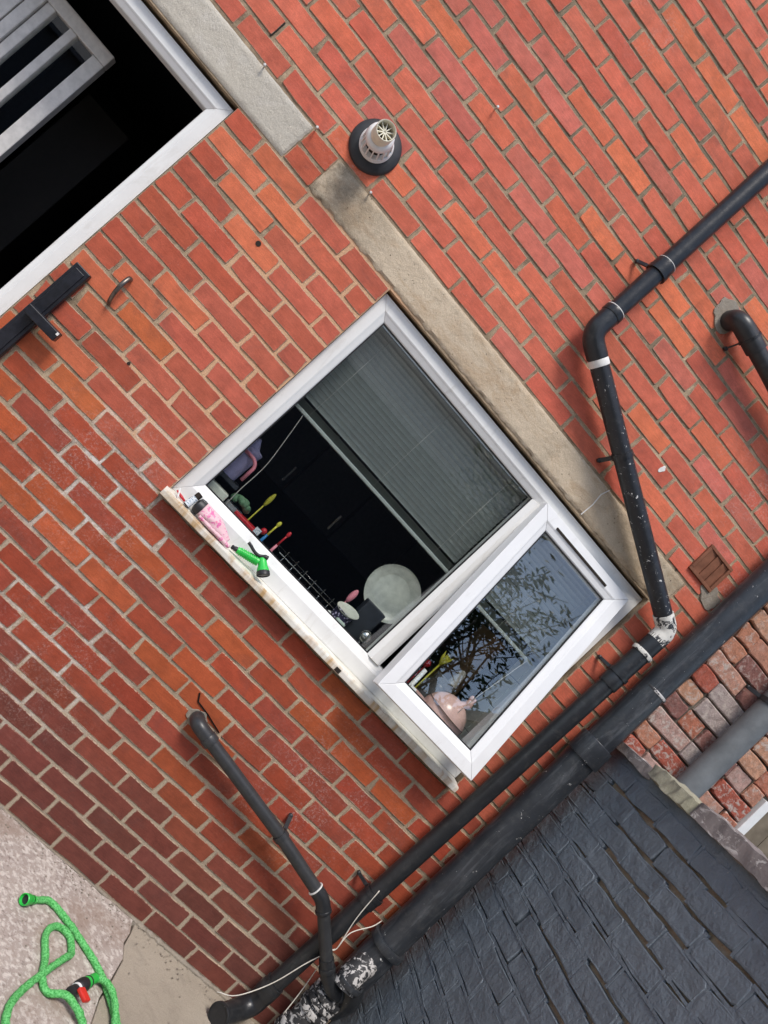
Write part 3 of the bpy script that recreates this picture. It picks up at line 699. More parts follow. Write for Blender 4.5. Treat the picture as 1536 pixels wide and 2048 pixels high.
ring(rp, A1 + d12 * .112, d12, PR - .001, .027, 'white_paint', 'white_band', .0025)
seg(rp, 'pipe', A1 + d12 * .085, A2 - d12 * .055, PR, 'pipe_chipped', 'angled length of the rainwater pipe with flaking paint')
clip(rp, A1 + d12 * .47, d12, PR, (-.35, 0, -.9), wd=.022)
MB().tube(arc([A2 - d12 * .07, A2, A2 + d23 * .065], .05, 10), PR + .004, 28).build('elbow', 'elbow_peeling', rp, sharp=40, label='elbow with black paint peeled back to white')
seg(rp, 'pipe', A2 + d23 * .05, A2 + d23 * .30, PR + .004, 'pipe_black', 'short grey socket length below the peeled elbow'); ring(rp, A2 + d23 * .135, d23, PR + .004, .018, 'elbow_peeling', 'clip'); 
clip(rp, A2 + d23 * .262, d23, PR + .004, (-1, 0, 0)); ring(rp, A2 + d23 * .30, d23, PR, .05, 'pipe_black')
seg(rp, 'pipe', A2 + d23 * .29, A3, PR, 'pipe_black', 'lower upright length of the rainwater pipe')
clip(rp, A2 + d23 * 1.525, d23, PR + .003, (-1, 0, 0)); ring(rp, A2 + d23 * 1.545, d23, PR, .055, 'pipe_black')
sh = [A3 - d23 * .04, A3, A3 + d23 * .07, (1.605, -.105, .058), (1.560, -.150, .046), (1.520, -.185, .040)]
MB().tube(spline(sh, .008), PR + .0055, 28).build('shoe', 'pipe_black', rp, sharp=40); ring(rp, A3 + d23 * .0, d23, PR + .002, .05, 'pipe_black')
ring(rp, (1.524, -.1815, .0405), (-.04, -.035, -.006), PR + .004, .016, 'pipe_black')

wp = thing('waste_pipe', (.703, 0, .695), 'thin grey waste pipe slanting across the lower brickwork to the soil stack', 'pipe')
B = [Vector(p) for p in ((.703, .02, .700), (.703, -.052, .702), (1.221, -.085, .624), (1.503, -.128, .573), (1.700, -.150, .412), (1.800, -.150, .352), (1.872, -.125, .372))]
WR = .0245
MB().tube(arc([B[0], B[1], B[1] + (B[2] - B[1]).normalized() * .085], .045, 10), WR + .0035, 24).build('elbow', 'waste_grey', wp, sharp=40)
ring(wp, B[1] + (B[2] - B[1]).normalized() * .078, B[2] - B[1], WR + .001, .03, 'waste_grey')
seg(wp, 'pipe', B[1] + (B[2] - B[1]).normalized() * .07, B[2], WR, 'waste_grey'); seg(wp, 'pipe', B[2], B[3] - (B[3] - B[2]).normalized() * .03, WR, 'waste_grey')
clip(wp, B[2] + (B[3] - B[2]) * .02, B[3] - B[1], WR, (0, 0, 1), 'pipe_grey', .022)
d34 = (B[4] - B[3]).normalized(); d45 = (B[5] - B[4]).normalized()
MB().tube(arc([B[3] - (B[3] - B[2]).normalized() * .045, B[3], B[3] + d34 * .045], .03, 8), WR + .0035, 24).build('elbow', 'pipe_black', wp, sharp=40)
ring(wp, B[3] - (B[3] - B[2]).normalized() * .047, B[3] - B[2], WR, .005, 'white_paint', 'sealant_line', .0045); ring(wp, B[3] + d34 * .045, d34, WR + .001, .012, 'pipe_black')
seg(wp, 'pipe', B[3] + d34 * .03, B[4] - d34 * .01, WR, 'pipe_grey')
MB().tube(arc([B[4] - d34 * .03, B[4] + d34 * .03, B[5], B[6]], .035, 8), WR + .004, 24).build('elbow', 'pipe_black', wp, sharp=40); ring(wp, B[4] + d34 * .012, d34, WR + .002, .02, 'pipe_black')
ring(wp, B[5] + (B[6] - B[5]) * .3, B[6] - B[5], WR + .002, .008, 'waste_grey')

SX, SY, SR = 1.853, -.088, .060
sp_ = thing('soil_stack', (SX, SY, 0), 'thick black painted soil pipe standing in the corner by the dark wall', 'pipe')
seg(sp_, 'pipe', (SX + .01, SY, 5.0), (SX, SY, 1.70), SR, 'pipe_soil', None, jit=.012)
ring(sp_, (SX, SY, 1.675), (0, 0, 1), SR + .002, .085, 'pipe_soil', 'collar', .011); ring(sp_, (SX, SY, 1.718), (0, 0, 1), SR, .012, 'pipe_soil', 'collar', .012)
ring(sp_, (SX + .004, SY, 2.02), (0, 0, 1), SR - .001, .012, 'pipe_flaking', 'paint_ring', .0025)
seg(sp_, 'pipe', (SX, SY, 1.66), (SX, SY, .60), SR + .004, 'pipe_soil', None, jit=.03)
ring(sp_, (SX, SY, .60), (0, 0, 1), SR + .004, .03, 'pipe_soil', 'collar', .016)
seg(sp_, 'joint', (SX, SY, .59), (SX, SY, .36), SR + .008, 'pipe_soil', None, jit=.06)
MB().tube(arc([(SX - .01, SY - .02, .52), (SX - .055, SY - .06, .47), (SX - .05, SY - .075, .40)], .05, 8), [.046] * 6 + [.05] * 5, 22, True, .08).build('branch_boss', 'pipe_flaking', sp_, sharp=60, label='branch boss flaking to white')
ring(sp_, (SX - .045, SY - .07, .43), (.05, -.03, -1), .048, .02, 'pipe_soil', 'collar', .008)
MB().tube(spline([(1.84, -.135, .42), (1.868, -.135, .385), (1.885, -.115, .345), (1.88, -.09, .28)], .01), .046, 22, True, .03).build('elbow', 'pipe_black', sp_, sharp=60)
seg(sp_, 'pipe', (SX - .028, SY - .015, .37), (SX - .036, SY - .02, .02), SR - .004, 'pipe_flaking', 'lowest length with flaking black and white paint', jit=.05)
for z in (.315, .285, .245, .14, .11): ring(sp_, (SX - .031, SY - .016, z), (0, 0, 1), SR - .003, .024, 'pipe_flaking', 'collar', .010)

dp = thing('overflow_pipe', (.985, -.02, 3.20), 'short dark waste pipe leaving the wall at a cement patch high on the right', 'pipe')
D = [(.985, .02, 3.205), (.985, -.066, 3.205), (1.23, -.080, 3.165), (2.6, -.10, 2.95)]; dd = (Vector(D[2]) - Vector(D[1])).normalized()
MB().tube(arc([D[0], D[1], Vector(D[1]) + dd * .12], .05, 10), .040, 26).build('elbow', 'pipe_grey', dp, sharp=40)
seg(dp, 'pipe', Vector(D[1]) + dd * .10, D[2], .034, 'pipe_grey'); seg(dp, 'pipe', D[2], D[3], .034, 'pipe_grey'); ring(dp, Vector(D[1]) + dd * .115, dd, .035, .05, 'pipe_grey'); clip(dp, Vector(D[1]) + dd * .085, dd, .040, (-.2, 0, -1), wd=.008)

# thin pale cable looped round the pipes
cb = thing('loose_cable', (1.6, -.13, .4), 'thin pale cable looped over the pipe clip and tied at the bottom', 'cable')
for pts in ([(1.645, -.118, .735), (1.66, -.122, .60), (1.690, -.128, .475), (1.676, -.13, .462)], [(1.69, -.128, .475), (1.70, -.10, .54), (1.76, -.075, .605), (1.80, -.03, .63)], [(1.686, -.128, .468), (1.668, -.135, .435), (1.645, -.13, .36), (1.61, -.125, .22), (1.545, -.128, .105), (1.49, -.11, .06)], [(1.70, -.10, .40), (1.735, -.08, .30), (1.745, -.09, .22), (1.75, -.1, .15)]):
    MB().tube(spline(pts, .012), .0021, 8).build('strand', 'cable', cb)

# ------------------------------------------------------------------ hardware left of the kitchen window
gb = thing('gate_batten', (-.68, 0, .8), 'black painted upright batten with a small bracket beside the large window', 'batten')
MB().box(-.712, -.652, -.030, -.001, .85, 1.515).build('batten', 'black_paint', gb, bevel=.003)
MB().box(-.700, -.664, -.034, -.0301, .86, 1.50).build('batten_face', 'black_paint', gb, bevel=.003)
MB().box(-.700, -.570, -.078, -.034, 1.281, 1.315).build('bracket', 'black_paint', gb, bevel=.003)
MB().box(-.579, -.571, -.0795, -.076, 1.304, 1.314).build('chip', 'white_paint', gb)
wh = thing('wall_hook', (-.565, 0, 1.55), 'curved dark metal hook fixed to the brick beside the black batten', 'hook')
MB().lathe((-.567, .012, 1.602), (0, -1, 0), [(0, .006), (.03, .006)], 10).build('stem', 'hook_metal', wh)
MB().tube(spline([(-.567, -.010, 1.603), (-.567, -.028, 1.598), (-.566, -.042, 1.570), (-.562, -.040, 1.535), (-.558, -.020, 1.503), (-.556, -.004, 1.492)], .006), [.009] * 4 + [.0075] * 30, 12).build('hook', 'hook_metal', wh) if False else None
hk = spline([(-.567, -.006, 1.603), (-.567, -.026, 1.600), (-.566, -.042, 1.572), (-.562, -.040, 1.535), (-.558, -.022, 1.506), (-.556, -.002, 1.494)], .005)
MB().tube(hk, [.0095 - .003 * i / len(hk) for i in range(len(hk))], 12).build('hook_arm', 'hook_metal', wh)
for x, z, dsc in ((-.790, 2.4135, 'over the large window, above its pale lintel'), (-.536, 2.4185, 'at the right end of the pale lintel'), (-.262, 2.4195, 'on the top edge of the stained lintel'), (-.191, 2.966, 'high on the brickwork right of the flue')):
    tag(MB().lathe((x, .012, z), (.1, -1, .05), [(0, .0022), (.030, .0022), (.031, .0055), (.036, .0055), (.038, .003)], 10).build('wall_nail', 'nail'), 'small bright nail ' + dsc, 'nail', 'nails along the brick joints')

# ------------------------------------------------------------------ dark painted wall on the right
PX = 1.980; PP = .0875
pw_core = MB().box(PX + .020, PX + .24, -2.35, -.004, -.05, 1.757).build('painted_wall', 'raw_mortar'); tag(pw_core, 'slate black painted brick wall with eroded joints and a coping', 'wall')
def zs_(y, z): return z + .03 * y
bedz = [1.66 - PP * k for k in range(-1, 20)]
pr = random.Random(21); jl = {}
def pbrick(y0, y1, z0, z1):
    vs, fs = brick_geo(y1 - y0, z1 - z0, pr, jit=.0045, dep=.05, bev=.0028, cr=.008); me = bpy.data.meshes.new('brick'); me.from_pydata([(p[1] + pr.uniform(-.001, .001), p[0], p[2]) for p in vs], [], fs); me.materials.append(MATS['wall_paint'])
    bm_fix(me); return me
ERO = {0: [(-.92, -.16)], 1: [(-1.14, -.33)], 2: [(-.92, -.36)], 3: [(-.92, -.42)], 5: [(-1.0, -.70)], 6: [(-1.0, -.43)], 7: [(-.82, -.55)]}
fill = MB(); cnt = 0; extra = MB()
for k in range(len(bedz)):
    zt = bedz[k]; zb = zt - PP; h = PP - .012; off = (.0 if k % 2 else .115) + pr.uniform(-.02, .02); y = -.004; first = True
    # bed joint above this course (index k-1 in ERO terms uses bed k)
    er = ERO.get(k - 1, [])
    yy = -.004
    while yy > -2.3:
        y2 = yy - .045; mid = (yy + y2) / 2
        gone = any(a < mid < b and noise.noise(Vector((mid * 4, zt * 7, 3))) > -.5 for a, b in er)
        if not gone:
            HW = .0054 + .0035 * noise.noise(Vector((mid * 20, zt * 5, 8))); dpt = .0004 + .0030 * noise.noise(Vector((mid * 12, zt * 9, 1)))
            fill.add([(PX + dpt, yy, zs_(yy, zt - HW)), (PX + dpt, y2, zs_(y2, zt - HW)), (PX + dpt, y2, zs_(y2, zt + HW)), (PX + dpt, yy, zs_(yy, zt + HW)), (PX + .03, yy, zs_(yy, zt - HW)), (PX + .03, y2, zs_(y2, zt - HW)), (PX + .03, y2, zs_(y2, zt + HW)), (PX + .03, yy, zs_(yy, zt + HW))], [(0, 1, 2, 3), (0, 4, 5, 1), (3, 2, 6, 7), (1, 5, 6, 2), (0, 3, 7, 4)])
        yy = y2
    ya = -.004; L_ = .11 if k % 2 else .225
    while ya > -2.3:
        L_ = (.11 if (first and k % 2) else .228) + pr.uniform(-.012, .012); yb = ya - L_; first = False
        me_args = (yb + .005, ya - .005, zb + .006, zt - .006)
        mid = ((ya + yb) / 2, (zb + zt) / 2); px, py, _ = project((PX, mid[0], mid[1]))
        loc = (PX, mid[0], zs_(mid[0], mid[1]))
        if px < 1600 and py < 2110 and ya > -1.6 and zt > .25:
            o = bpy.data.objects.new('brick', pbrick(*me_args)); C.objects.link(o); o.parent = pw_core; o.location = (loc[0] + pr.uniform(-.0018, .0018), loc[1], loc[2]); o.rotation_euler = (pr.uniform(-.012, .012), 0, 0); cnt += 1
        else:
            vs, fs = brick_geo(L_ - .01, h, pr, jit=.004, dep=.05, bev=.007, cr=.012); extra.add([(p[1] + loc[0], p[0] + loc[1], p[2] + loc[2]) for p in vs], fs)
        if pr.random() < .93:
            w_ = pr.uniform(.0042, .009); e_ = pr.uniform(-.0008, .0022); za, zc_ = zb + .004, zt - .004
            fill.add([(PX + e_, yb + w_, zs_(yb, za)), (PX + e_, yb - w_, zs_(yb, za)), (PX + e_, yb - w_ * .8, zs_(yb, zc_)), (PX + e_, yb + w_ * .9, zs_(yb, zc_)), (PX + .01, yb + w_ + .004, zs_(yb, za)), (PX + .01, yb - w_ - .004, zs_(yb, za)), (PX + .01, yb - w_ - .004, zs_(yb, zc_)), (PX + .01, yb + w_ + .004, zs_(yb, zc_))], [(0, 1, 2, 3), (0, 4, 5, 1), (1, 5, 6, 2), (2, 6, 7, 3), (3, 7, 4, 0)])
        ya = yb
yy = -.004
while yy > -2.3:
    y2 = yy - .25; fill.add([(PX + .001, yy, zs_(yy, 1.735)), (PX + .004, y2, zs_(y2, 1.735)), (PX + .004, y2, zs_(y2, 1.79)), (PX + .001, yy, zs_(yy, 1.79))], [(0, 1, 2, 3)]); yy = y2
fo = fill.build('painted_joints', 'wall_paint', pw_core); fo['kind'] = 'stuff'
eo = extra.build('brick_remainder', 'wall_paint', pw_core); eo['kind'] = 'stuff'
# coping pieces
def rough_box(name, x0, x1, y0, y1, z0, z1, mat, amp, seed, groove=0, label=None, round_=0.0):
    NY = max(6, int((y1 - y0) / .012)); pr_ = []
    K = 14
    for k in range(K): 
        a = k / K; t = a * 4; i = int(t); f_ = t - i
        c = [(x0, z0), (x0, z1), (x1, z1), (x1, z0)]; p, q_ = c[i], c[(i + 1) % 4]; pr_.append((p[0] + (q_[0] - p[0]) * f_, p[1] + (q_[1] - p[1]) * f_))
    vs = []
    for j in range(NY + 1):
        y = y0 + (y1 - y0) * j / NY
        e = min(1, min(j, NY - j) / 2.0)
        for x, z in pr_:
            nn = Vector((x * 18 + seed, y * 18, z * 18)); dx = amp * noise.noise(nn) + .5 * amp * noise.noise(nn * 3); dz = amp * noise.noise(nn + Vector((9, 9, 9)))
            gx = groove * (.5 + .5 * math.sin(y * 2 * PI / .062 + z * 40)) if groove and x < x0 + .05 else 0
            cx, cz = (x0 + x1) / 2, (z0 + z1) / 2; kk = .90 + .10 * e
            vs.append((cx + (x - cx) * kk + dx + gx, y, zs_(y, cz + (z - cz) * kk + dz)))
    fs = [(j * K + k, (j + 1) * K + k, (j + 1) * K + (k + 1) % K, j * K + (k + 1) % K) for j in range(NY) for k in range(K)] + [tuple(range(K)), tuple(NY * K + k for k in reversed(range(K)))]
    return MB().add(vs, fs, True).build(name, mat, pw_core, sharp=50, label=label)
rough_box('coping', 1.962, 2.24, -.285, -.006, 1.765, 1.812, 'coping', .007, 1, 0, 'grey mauve cement fillet edged with white flakes')
rough_box('coping_stone', 1.936, 2.23, -.56, -.288, 1.775, 1.838, 'coping_stone', .010, 5, .018, 'ribbed yellowish stone set in the coping')
rough_box('coping', 1.950, 2.24, -1.35, -.563, 1.778, 1.850, 'coping', .007, 3, 0, 'mauve grey coping slab with white flaking edge'); rough_box('coping', 1.95, 2.24, -2.36, -1.36, 1.776, 1.848, 'coping', .007, 4)

# ------------------------------------------------------------------ neighbour's flaking wall
NX0 = 1.990
nwall = MB().box(NX0, 4.6, .016, .11, -.05, 5.0).build('neighbour_wall', 'dark_mortar'); tag(nwall, 'weathered flaking brick wall of mixed pink bricks behind the grey pipe', 'wall')
nr = random.Random(5); ncol = [(.54, .24, .15), (.50, .19, .12), (.52, .33, .28), (.58, .31, .20), (.46, .37, .34), (.28, .13, .11), (.52, .25, .17), (.44, .12, .08), (.56, .30, .22)]
rest = MB()
for n in range(60):
    zb = .02 + .0835 * n + .004; zt = zb + .0755; x = NX0 + .003 - (0 if n % 2 else .11)
    while x < 4.55:
        L_ = nr.choice((.225, .225, .11, .225)) + nr.uniform(-.012, .012); a, b = max(x, NX0 + .002) + .004, x + L_ - .004; x += L_
        if b - a < .04: continue
        if a < 2.72 and b > 2.66 and zb < 2.10: b = min(b, 2.66)
        if b - a < .04: continue
        if a > 2.6 and a < 3.5 and zb < 2.10 and zb > .9: continue
        mx, mz = (a + b) / 2, (zb + zt) / 2; px, py, _ = project((mx, 0, mz)); dyy = nr.uniform(-.004, .008)
        if px < 1620 and py < 1800 and mz > 1.7:
            me = brick_mesh('brick', b - a, zt - zb, 'brick_flaking', nr, jit=.004, dep=.05, bev=.005, cr=.006); o = bpy.data.objects.new('brick', me); C.objects.link(o); o.parent = nwall
            c = nr.choice(ncol); o.color = (*c, 1); o.location = (mx, dyy, mz); o.rotation_euler = (0, nr.uniform(-.015, .015), 0)
        else:
            vs, fs = brick_geo(b - a, zt - zb, nr, jit=.004, dep=.05, bev=.005, cr=.006); rest.add([(p[0] + mx, p[1] + dyy, p[2] + mz) for p in vs], fs)
ro = rest.build('brick_remainder', 'far_brick', nwall); ro['kind'] = 'stuff'
npipe = thing('neighbour_downpipe', (2.288, -.085, 0), 'wide mid grey downpipe in front of the flaking brick wall', 'pipe')
seg(npipe, 'pipe', (2.300, -.085, 5.0), (2.283, -.085, 0.0), .055, 'neighbour_pipe')
clip(npipe, (2.290, -.085, 2.345), (0, 0, 1), .055, (-1, 0, 0), 'black_plastic', .022); clip(npipe, (2.295, -.085, 4.1), (0, 0, 1), .055, (-1, 0, 0), 'black_plastic', .022)
nw = thing('neighbour_window', (3.05, .0, .9), 'white frame edge with brown boards past the wide grey pipe', 'window')
MB().box(2.668, 2.712, -.012, .03, .9, 2.095).build('frame', 'white_plastic', nw, bevel=.003)
for k in range(9): MB().box(2.716 + k * .094, 2.806 + k * .094, -.004, .014, .9, 2.093).build('board', 'timber', nw, bevel=.002)

# ------------------------------------------------------------------ inside the kitchen window
wb = thing('window_board', (.82, .2, 1.19), 'pale inner window ledge and green grey tiled side behind the glass', 'ledge')
MB().box(-.1, 1.75, .112, .36, 1.185, 1.214).build('board', 'board', wb, bevel=.003)
for k in range(7):
    z = 1.2155 + k * .148
    for j in range(2): MB().box(1.598, 1.606, .114 + j * .128, .240 + j * .128, z, z + .146).build('tile', 'tile', wb, bevel=.0015)
for name, x0, x1, lab in (('blind', .075, .995, 'grey green slatted blind half lowered behind the fixed pane'), ('blind', 1.03, 1.585, 'narrow grey green slatted blind behind the open sash')):
    bl = thing('venetian_blind', ((x0 + x1) / 2, .14, 1.74), lab, 'blind', 'blinds in the kitchen window')
    MB().box(x0, x1, .125, .150, 1.738, 1.752).build('bottom_rail', 'blind', bl, bevel=.003); MB().box(x0, x1, .118, .155, 2.19, 2.225).build('head_rail', 'blind', bl, bevel=.003)
    for k in range(30):
        z = 1.755 + k * .0035 if k < 7 else 1.7795 + (k - 6) * .0205
        if z > 2.19: break
        t = .35 if k < 7 else 1.08
        a = Vector((0, -.0105 * math.cos(t), .0105 * math.sin(t))); sl = MB()
        y, pz = .138, z; nrm = Vector((0, -math.sin(t), -math.cos(t))) * .0015
        vs = []
        for X in (x0 + .004, x1 - .004):
            for s_ in (-1, -.33, .33, 1): p = Vector((X, y, pz)) - a * s_ + nrm * (s_ * s_ - 1); vs.append(p)
        sl.add(vs, [(i, i + 1, i + 5, i + 4) for i in range(3)], True).build('slat', 'blind', bl)
    for cx in ((x0 + .10), (x0 + x1) / 2, (x1 - .10)): MB().tube([(cx, .1255, 1.74), (cx, .1255, 2.2)], .0009, 6).build('ladder_cord', 'cord', bl)
tag(MB().tube(spline([(.158, .13, 1.74), (.185, .15, 1.62), (.207, .17, 1.50), (.208, .17, 1.37), (.215, .17, 1.26)], .01), .0016, 6).build('blind_cord', 'cord'), 'thin hanging blind cord near the left jamb', 'cord')
tag(MB().tube([(1.50, .12, 1.74), (1.47, .13, 1.50), (1.46, .14, 1.30)], .0013, 6).build('blind_cord', 'cord'), 'thin blind cord hanging behind the open sash', 'cord')
BZ = 1.2145
def cup(mb, x, y, z, r0, r1, h, t=.003): return mb.lathe((x, y, z), (0, 0, 1), [(0, r0), (h, r1), (h, r1 - t), (t, r0 - t)], 24)
pk = thing('pink_pot', (1.455, .19, BZ), 'round pink ceramic lidded pot behind the open sash', 'pot')
MB().ball((1.462, .205, BZ + .108), .108, .090, .108, 32, 20).build('bowl', 'ceramic_pink', pk); MB().lathe((1.462, .205, BZ + .140), (.06, -.03, 1), [(-.0006, .1035), (.0006, .1035)], 40).build('lid_line', 'dark_slot', pk)
MB().tube(spline([(1.475, .20, BZ + .195), (1.500, .195, BZ + .228), (1.497, .195, BZ + .25)], .008), [.020, .019, .017, .016, .018, .02, .016, .012, .010, .008][:len(spline([(1.475, .20, BZ + .195), (1.500, .195, BZ + .228), (1.497, .195, BZ + .25)], .008))] + [.010] * 0, 14).ball((1.490, .195, BZ + .256), .009, .009, .014, 10, 8).ball((1.508, .195, BZ + .254), .008, .008, .013, 10, 8).build('knob', 'ceramic_pink', pk)
pc = tag(cup(MB(), 1.315, .20, BZ, .038, .045, .115).build('pink_beaker', 'pink_plastic', sharp=50), 'pale pink beaker left of the round pink pot', 'beaker')
pc.data.materials[0] = MATS['ceramic_pink']
jr = thing('dark_jar', (1.385, .27, BZ), 'dark glass jar with a black lid behind the pink pot', 'jar')
MB().lathe((1.385, .285, BZ), (.05, 0, 1), [(0, .05), (.006, .055), (.19, .056), (.20, .05)], 28).build('body', 'dark_jar', jr, sharp=50); MB().lathe((1.396, .285, BZ + .20), (.05, 0, 1), [(0, .054), (.03, .054), (.033, .05)], 28).build('lid', 'jar_lid', jr, sharp=50)
MB().lathe((1.386, .232, BZ + .145), (0, -1, .0), [(0, .001), (.001, .001)], 6).build('label', 'white_plastic', jr)
tag(MB().lathe((1.445, .33, BZ), (0, 0, 1), [(0, .024), (.22, .024), (.27, .021), (.30, .016), (.31, .006)], 20).build('pale_bottle', 'candle', sharp=60), 'pale rounded bottle top behind the dark jar', 'bottle')
mb = MB()
for k in range(14):
    a = k * 2.4; d = Vector((math.cos(a) * .025, math.sin(a) * .012, .05 + .012 * math.sin(k * 3))); p = Vector((1.345, .34, BZ + .25)); mb.tube([p, p + d * .6, p + d], [.004, .006, .001], 6)
mb.tube([(1.345, .34, BZ), (1.345, .34, BZ + .25)], .004, 6); tag(mb.build('yellow_flower', 'yellow'), 'small yellow flower head above the dark jar', 'flower')
tag(MB().box(1.52, 1.60, .55, .75, 1.214, 1.74).build('brown_carton', 'brown_box', bevel=.004), 'brown carton standing beyond the tiled side', 'carton')
tag(MB().ball((1.345, .44, BZ + .21), .016, .016, .02, 12, 8).tube([(1.345, .44, BZ - .02), (1.345, .44, BZ + .2)], .003, 6).build('red_bud', 'red'), 'small red bud seen through the open sash', 'ornament')
kc = thing('kitchen_cabinets', (.8, 2.6, 1.5), 'dim row of cabinets far inside the kitchen', 'cabinet')
for k in range(5): MB().box(-.35 + k * .46, .10 + k * .46, 2.55, 2.88, 1.42, 2.10).build('door', 'cabinet_front', kc, bevel=.006); MB().box(.05 + k * .46, .065 + k * .46, 2.53, 2.549, 1.47, 1.60).build('handle', 'steel', kc)
# draining items behind the fixed pane
pl = thing('dinner_plate', (.97, .36, 1.40), 'pale round dinner plate standing upright behind the glass', 'plate')
PA = Vector((-.12, -1, .22)).normalized(); PO = Vector((.972, .36, 1.520))
MB().lathe(PO, PA, [(.0, .02), (.002, .078), (.006, .084), (.015, .108), (.020, .124), (.0225, .1255), (.020, .1235), (.012, .105), (.0045, .083), (.004, .076), (.004, .0)][:-1] + [(.004, .001)], 48).build('plate', 'ceramic_white', pl, sharp=60)
rk = thing('dish_rack', (.75, .42, 1.10), 'wire dish rack standing behind the window ledge', 'rack')
mb = MB()
for z in (1.235, 1.30): mb.tube([(.52, .38, z), (1.0, .38, z), (1.0, .60, z), (.52, .60, z), (.52, .38, z)], .0025, 6, False)
mb.build('rim', 'steel', rk)
for k in range(9): MB().tube([(.55 + k * .055, .38, 1.235), (.55 + k * .055, .385, 1.385 if k > 5 else 1.33), (.55 + k * .055, .60, 1.235)], .002, 6).build('wire', 'steel', rk)
MB().box(-.44, 1.96, .362, .98, 1.150, 1.2335).build('worktop', 'worktop', wb)
tag(MB().box(.885, .985, .215, .27, BZ, BZ + .228).build('knife_block', 'caddy', bevel=.006), 'dark upright caddy in front of the pale plate', 'caddy')
tag(cup(MB(), .845, .19, BZ, .036, .042, .125).build('floral_beaker', 'floral', sharp=50), 'dark beaker with a lilac floral print on the ledge', 'beaker')
ld = thing('soap_dish', (.845, .19, BZ + .127), 'oval cream dish balanced on the floral beaker', 'dish'); MB().lathe((.85, .19, BZ + .128), (-.25, -.3, 1), [(0, .02), (.004, .045), (.012, .052), (.010, .048), (.004, .02)], 28).build('dish', 'ceramic_white', ld, sharp=60)
sbm = thing('scrub_brush', (.845, .145, BZ), 'mint white bristle brush lying in front of the floral beaker', 'brush')
MB().box(.826, .872, .138, .172, BZ + .028, BZ + .095).build('bristles', 'mint', sbm, bevel=.006); MB().box(.822, .876, .134, .176, BZ, BZ + .028).build('back', 'white_plastic', sbm, bevel=.006)
tag(MB().ball((.79, .155, BZ + .045), .020, .012, .045, 16, 12).lathe((.775, .16, BZ), (0, 0, 1), [(0, .03), (.02, .034), (.03, .028)], 20).build('white_scoop', 'white_plastic'), 'white scoop leaning by the floral beaker', 'scoop')
tag(MB().ball((.835, .26, BZ + .185), .014, .010, .034, 14, 10).tube([(.835, .262, BZ), (.835, .262, BZ + .16)], .004, 6).build('pink_spoon', 'pink_plastic'), 'pink spoon head left of the pale plate', 'spoon')
tag(MB().ball((.968, .17, BZ + .118), .026, .024, .026, 20, 12).tube([(.968, .17, BZ), (.968, .17, BZ + .10)], .005, 8).build('steel_ball', 'steel'), 'shiny round steel ball by the mullion', 'ornament')
lj = thing('lilac_jug', (.135, .2, 1.30), 'lilac jug with a pink handle in the upper left of the pane', 'jug')
cup(MB(), .125, .24, 1.375, .048, .052, .13).build('body', 'lilac', lj, sharp=50); MB().lathe((.125, .24, 1.505), (0, 0, 1), [(0, .054), (.012, .054), (.02, .03), (.045, .012), (.055, .006)], 24).build('lid', 'lilac', lj, sharp=50)
MB().tube(arc([(.11, .19, 1.49), (.165, .185, 1.49), (.185, .185, 1.47), (.185, .185, 1.40)], .015, 6), .0075, 10).build('handle', 'pink_plastic', lj); MB().box(.075, .16, .20, .212, 1.508, 1.516).build('band', 'pink_plastic', lj)
MB().box(.06, .20, .18, .31, 1.358, 1.3745).build('shelf', 'caddy', lj)
tag(MB().box(.085, .195, .125, .185, BZ, BZ + .115).build('pale_box', 'ceramic_white', bevel=.004), 'pale grey green box in the lower left corner of the pane', 'box')
pt_ = thing('pot_plant', (.245, .2, BZ), 'small green plant in a striped grey pot on the ledge', 'plant')
cup(MB(), .245, .205, BZ, .032, .040, .10).build('pot', 'pot_grey', pt_, sharp=50)
mb = MB()
for k in range(16):
    a = k * 2.399; e = .3 + .5 * (k % 4) / 3; d = Vector((math.cos(a) * math.cos(e), math.sin(a) * math.cos(e) * .7, math.sin(e))); p = Vector((.25, .205, BZ + .11)); mb.ball(p + d * .035, .017, .010, .015, 8, 6)
mb.build('leaves', 'green_leaf', pt_)
rb = thing('red_tin', (.31, .18, BZ), 'dark red tin with a small white tag on the ledge', 'tin')
MB().box(.255, .375, .15, .22, BZ, BZ + .098).build('box', 'red', rb, bevel=.005); MB().box(.352, .378, .1455, .149, BZ + .088, BZ + .112).build('label', 'paper_label', rb); MB().ball((.385, .17, BZ + .115), .013, .012, .014, 12, 8).build('knob', 'red', rb)
def toothbrush(x, y, c1, c2, lab, tilt):
    t = thing('toothbrush', (x, y, BZ), lab, 'toothbrush', 'toothbrushes on the ledge'); a = Vector((x, y, BZ + .02)); d = Vector((tilt, 0, 1)).normalized()
    MB().tube([a, a + d * .06, a + d * .10], [.005, .0065, .005], 10).build('handle', c1, t); MB().tube([a + d * .099, a + d * .125, a + d * .15], [.005, .0035, .004], 10).build('neck', c2, t)
    MB().ball(a + d * .158, .008, .007, .013, 12, 8).build('head', c2, t)
toothbrush(.396, .125, 'blue', 'yellow', 'toothbrush with a blue handle and yellow head', .02); toothbrush(.450, .125, 'pink_plastic', 'red', 'toothbrush with a pink handle and round red head', .02)
tag(MB().ball((.33, .34, 1.42), .010, .010, .035, 12, 8).tube([(.33, .34, 1.17), (.33, .34, 1.40)], .003, 6).build('dried_flower', 'yellow'), 'faint yellow dried flower head behind the plant', 'flower'); 

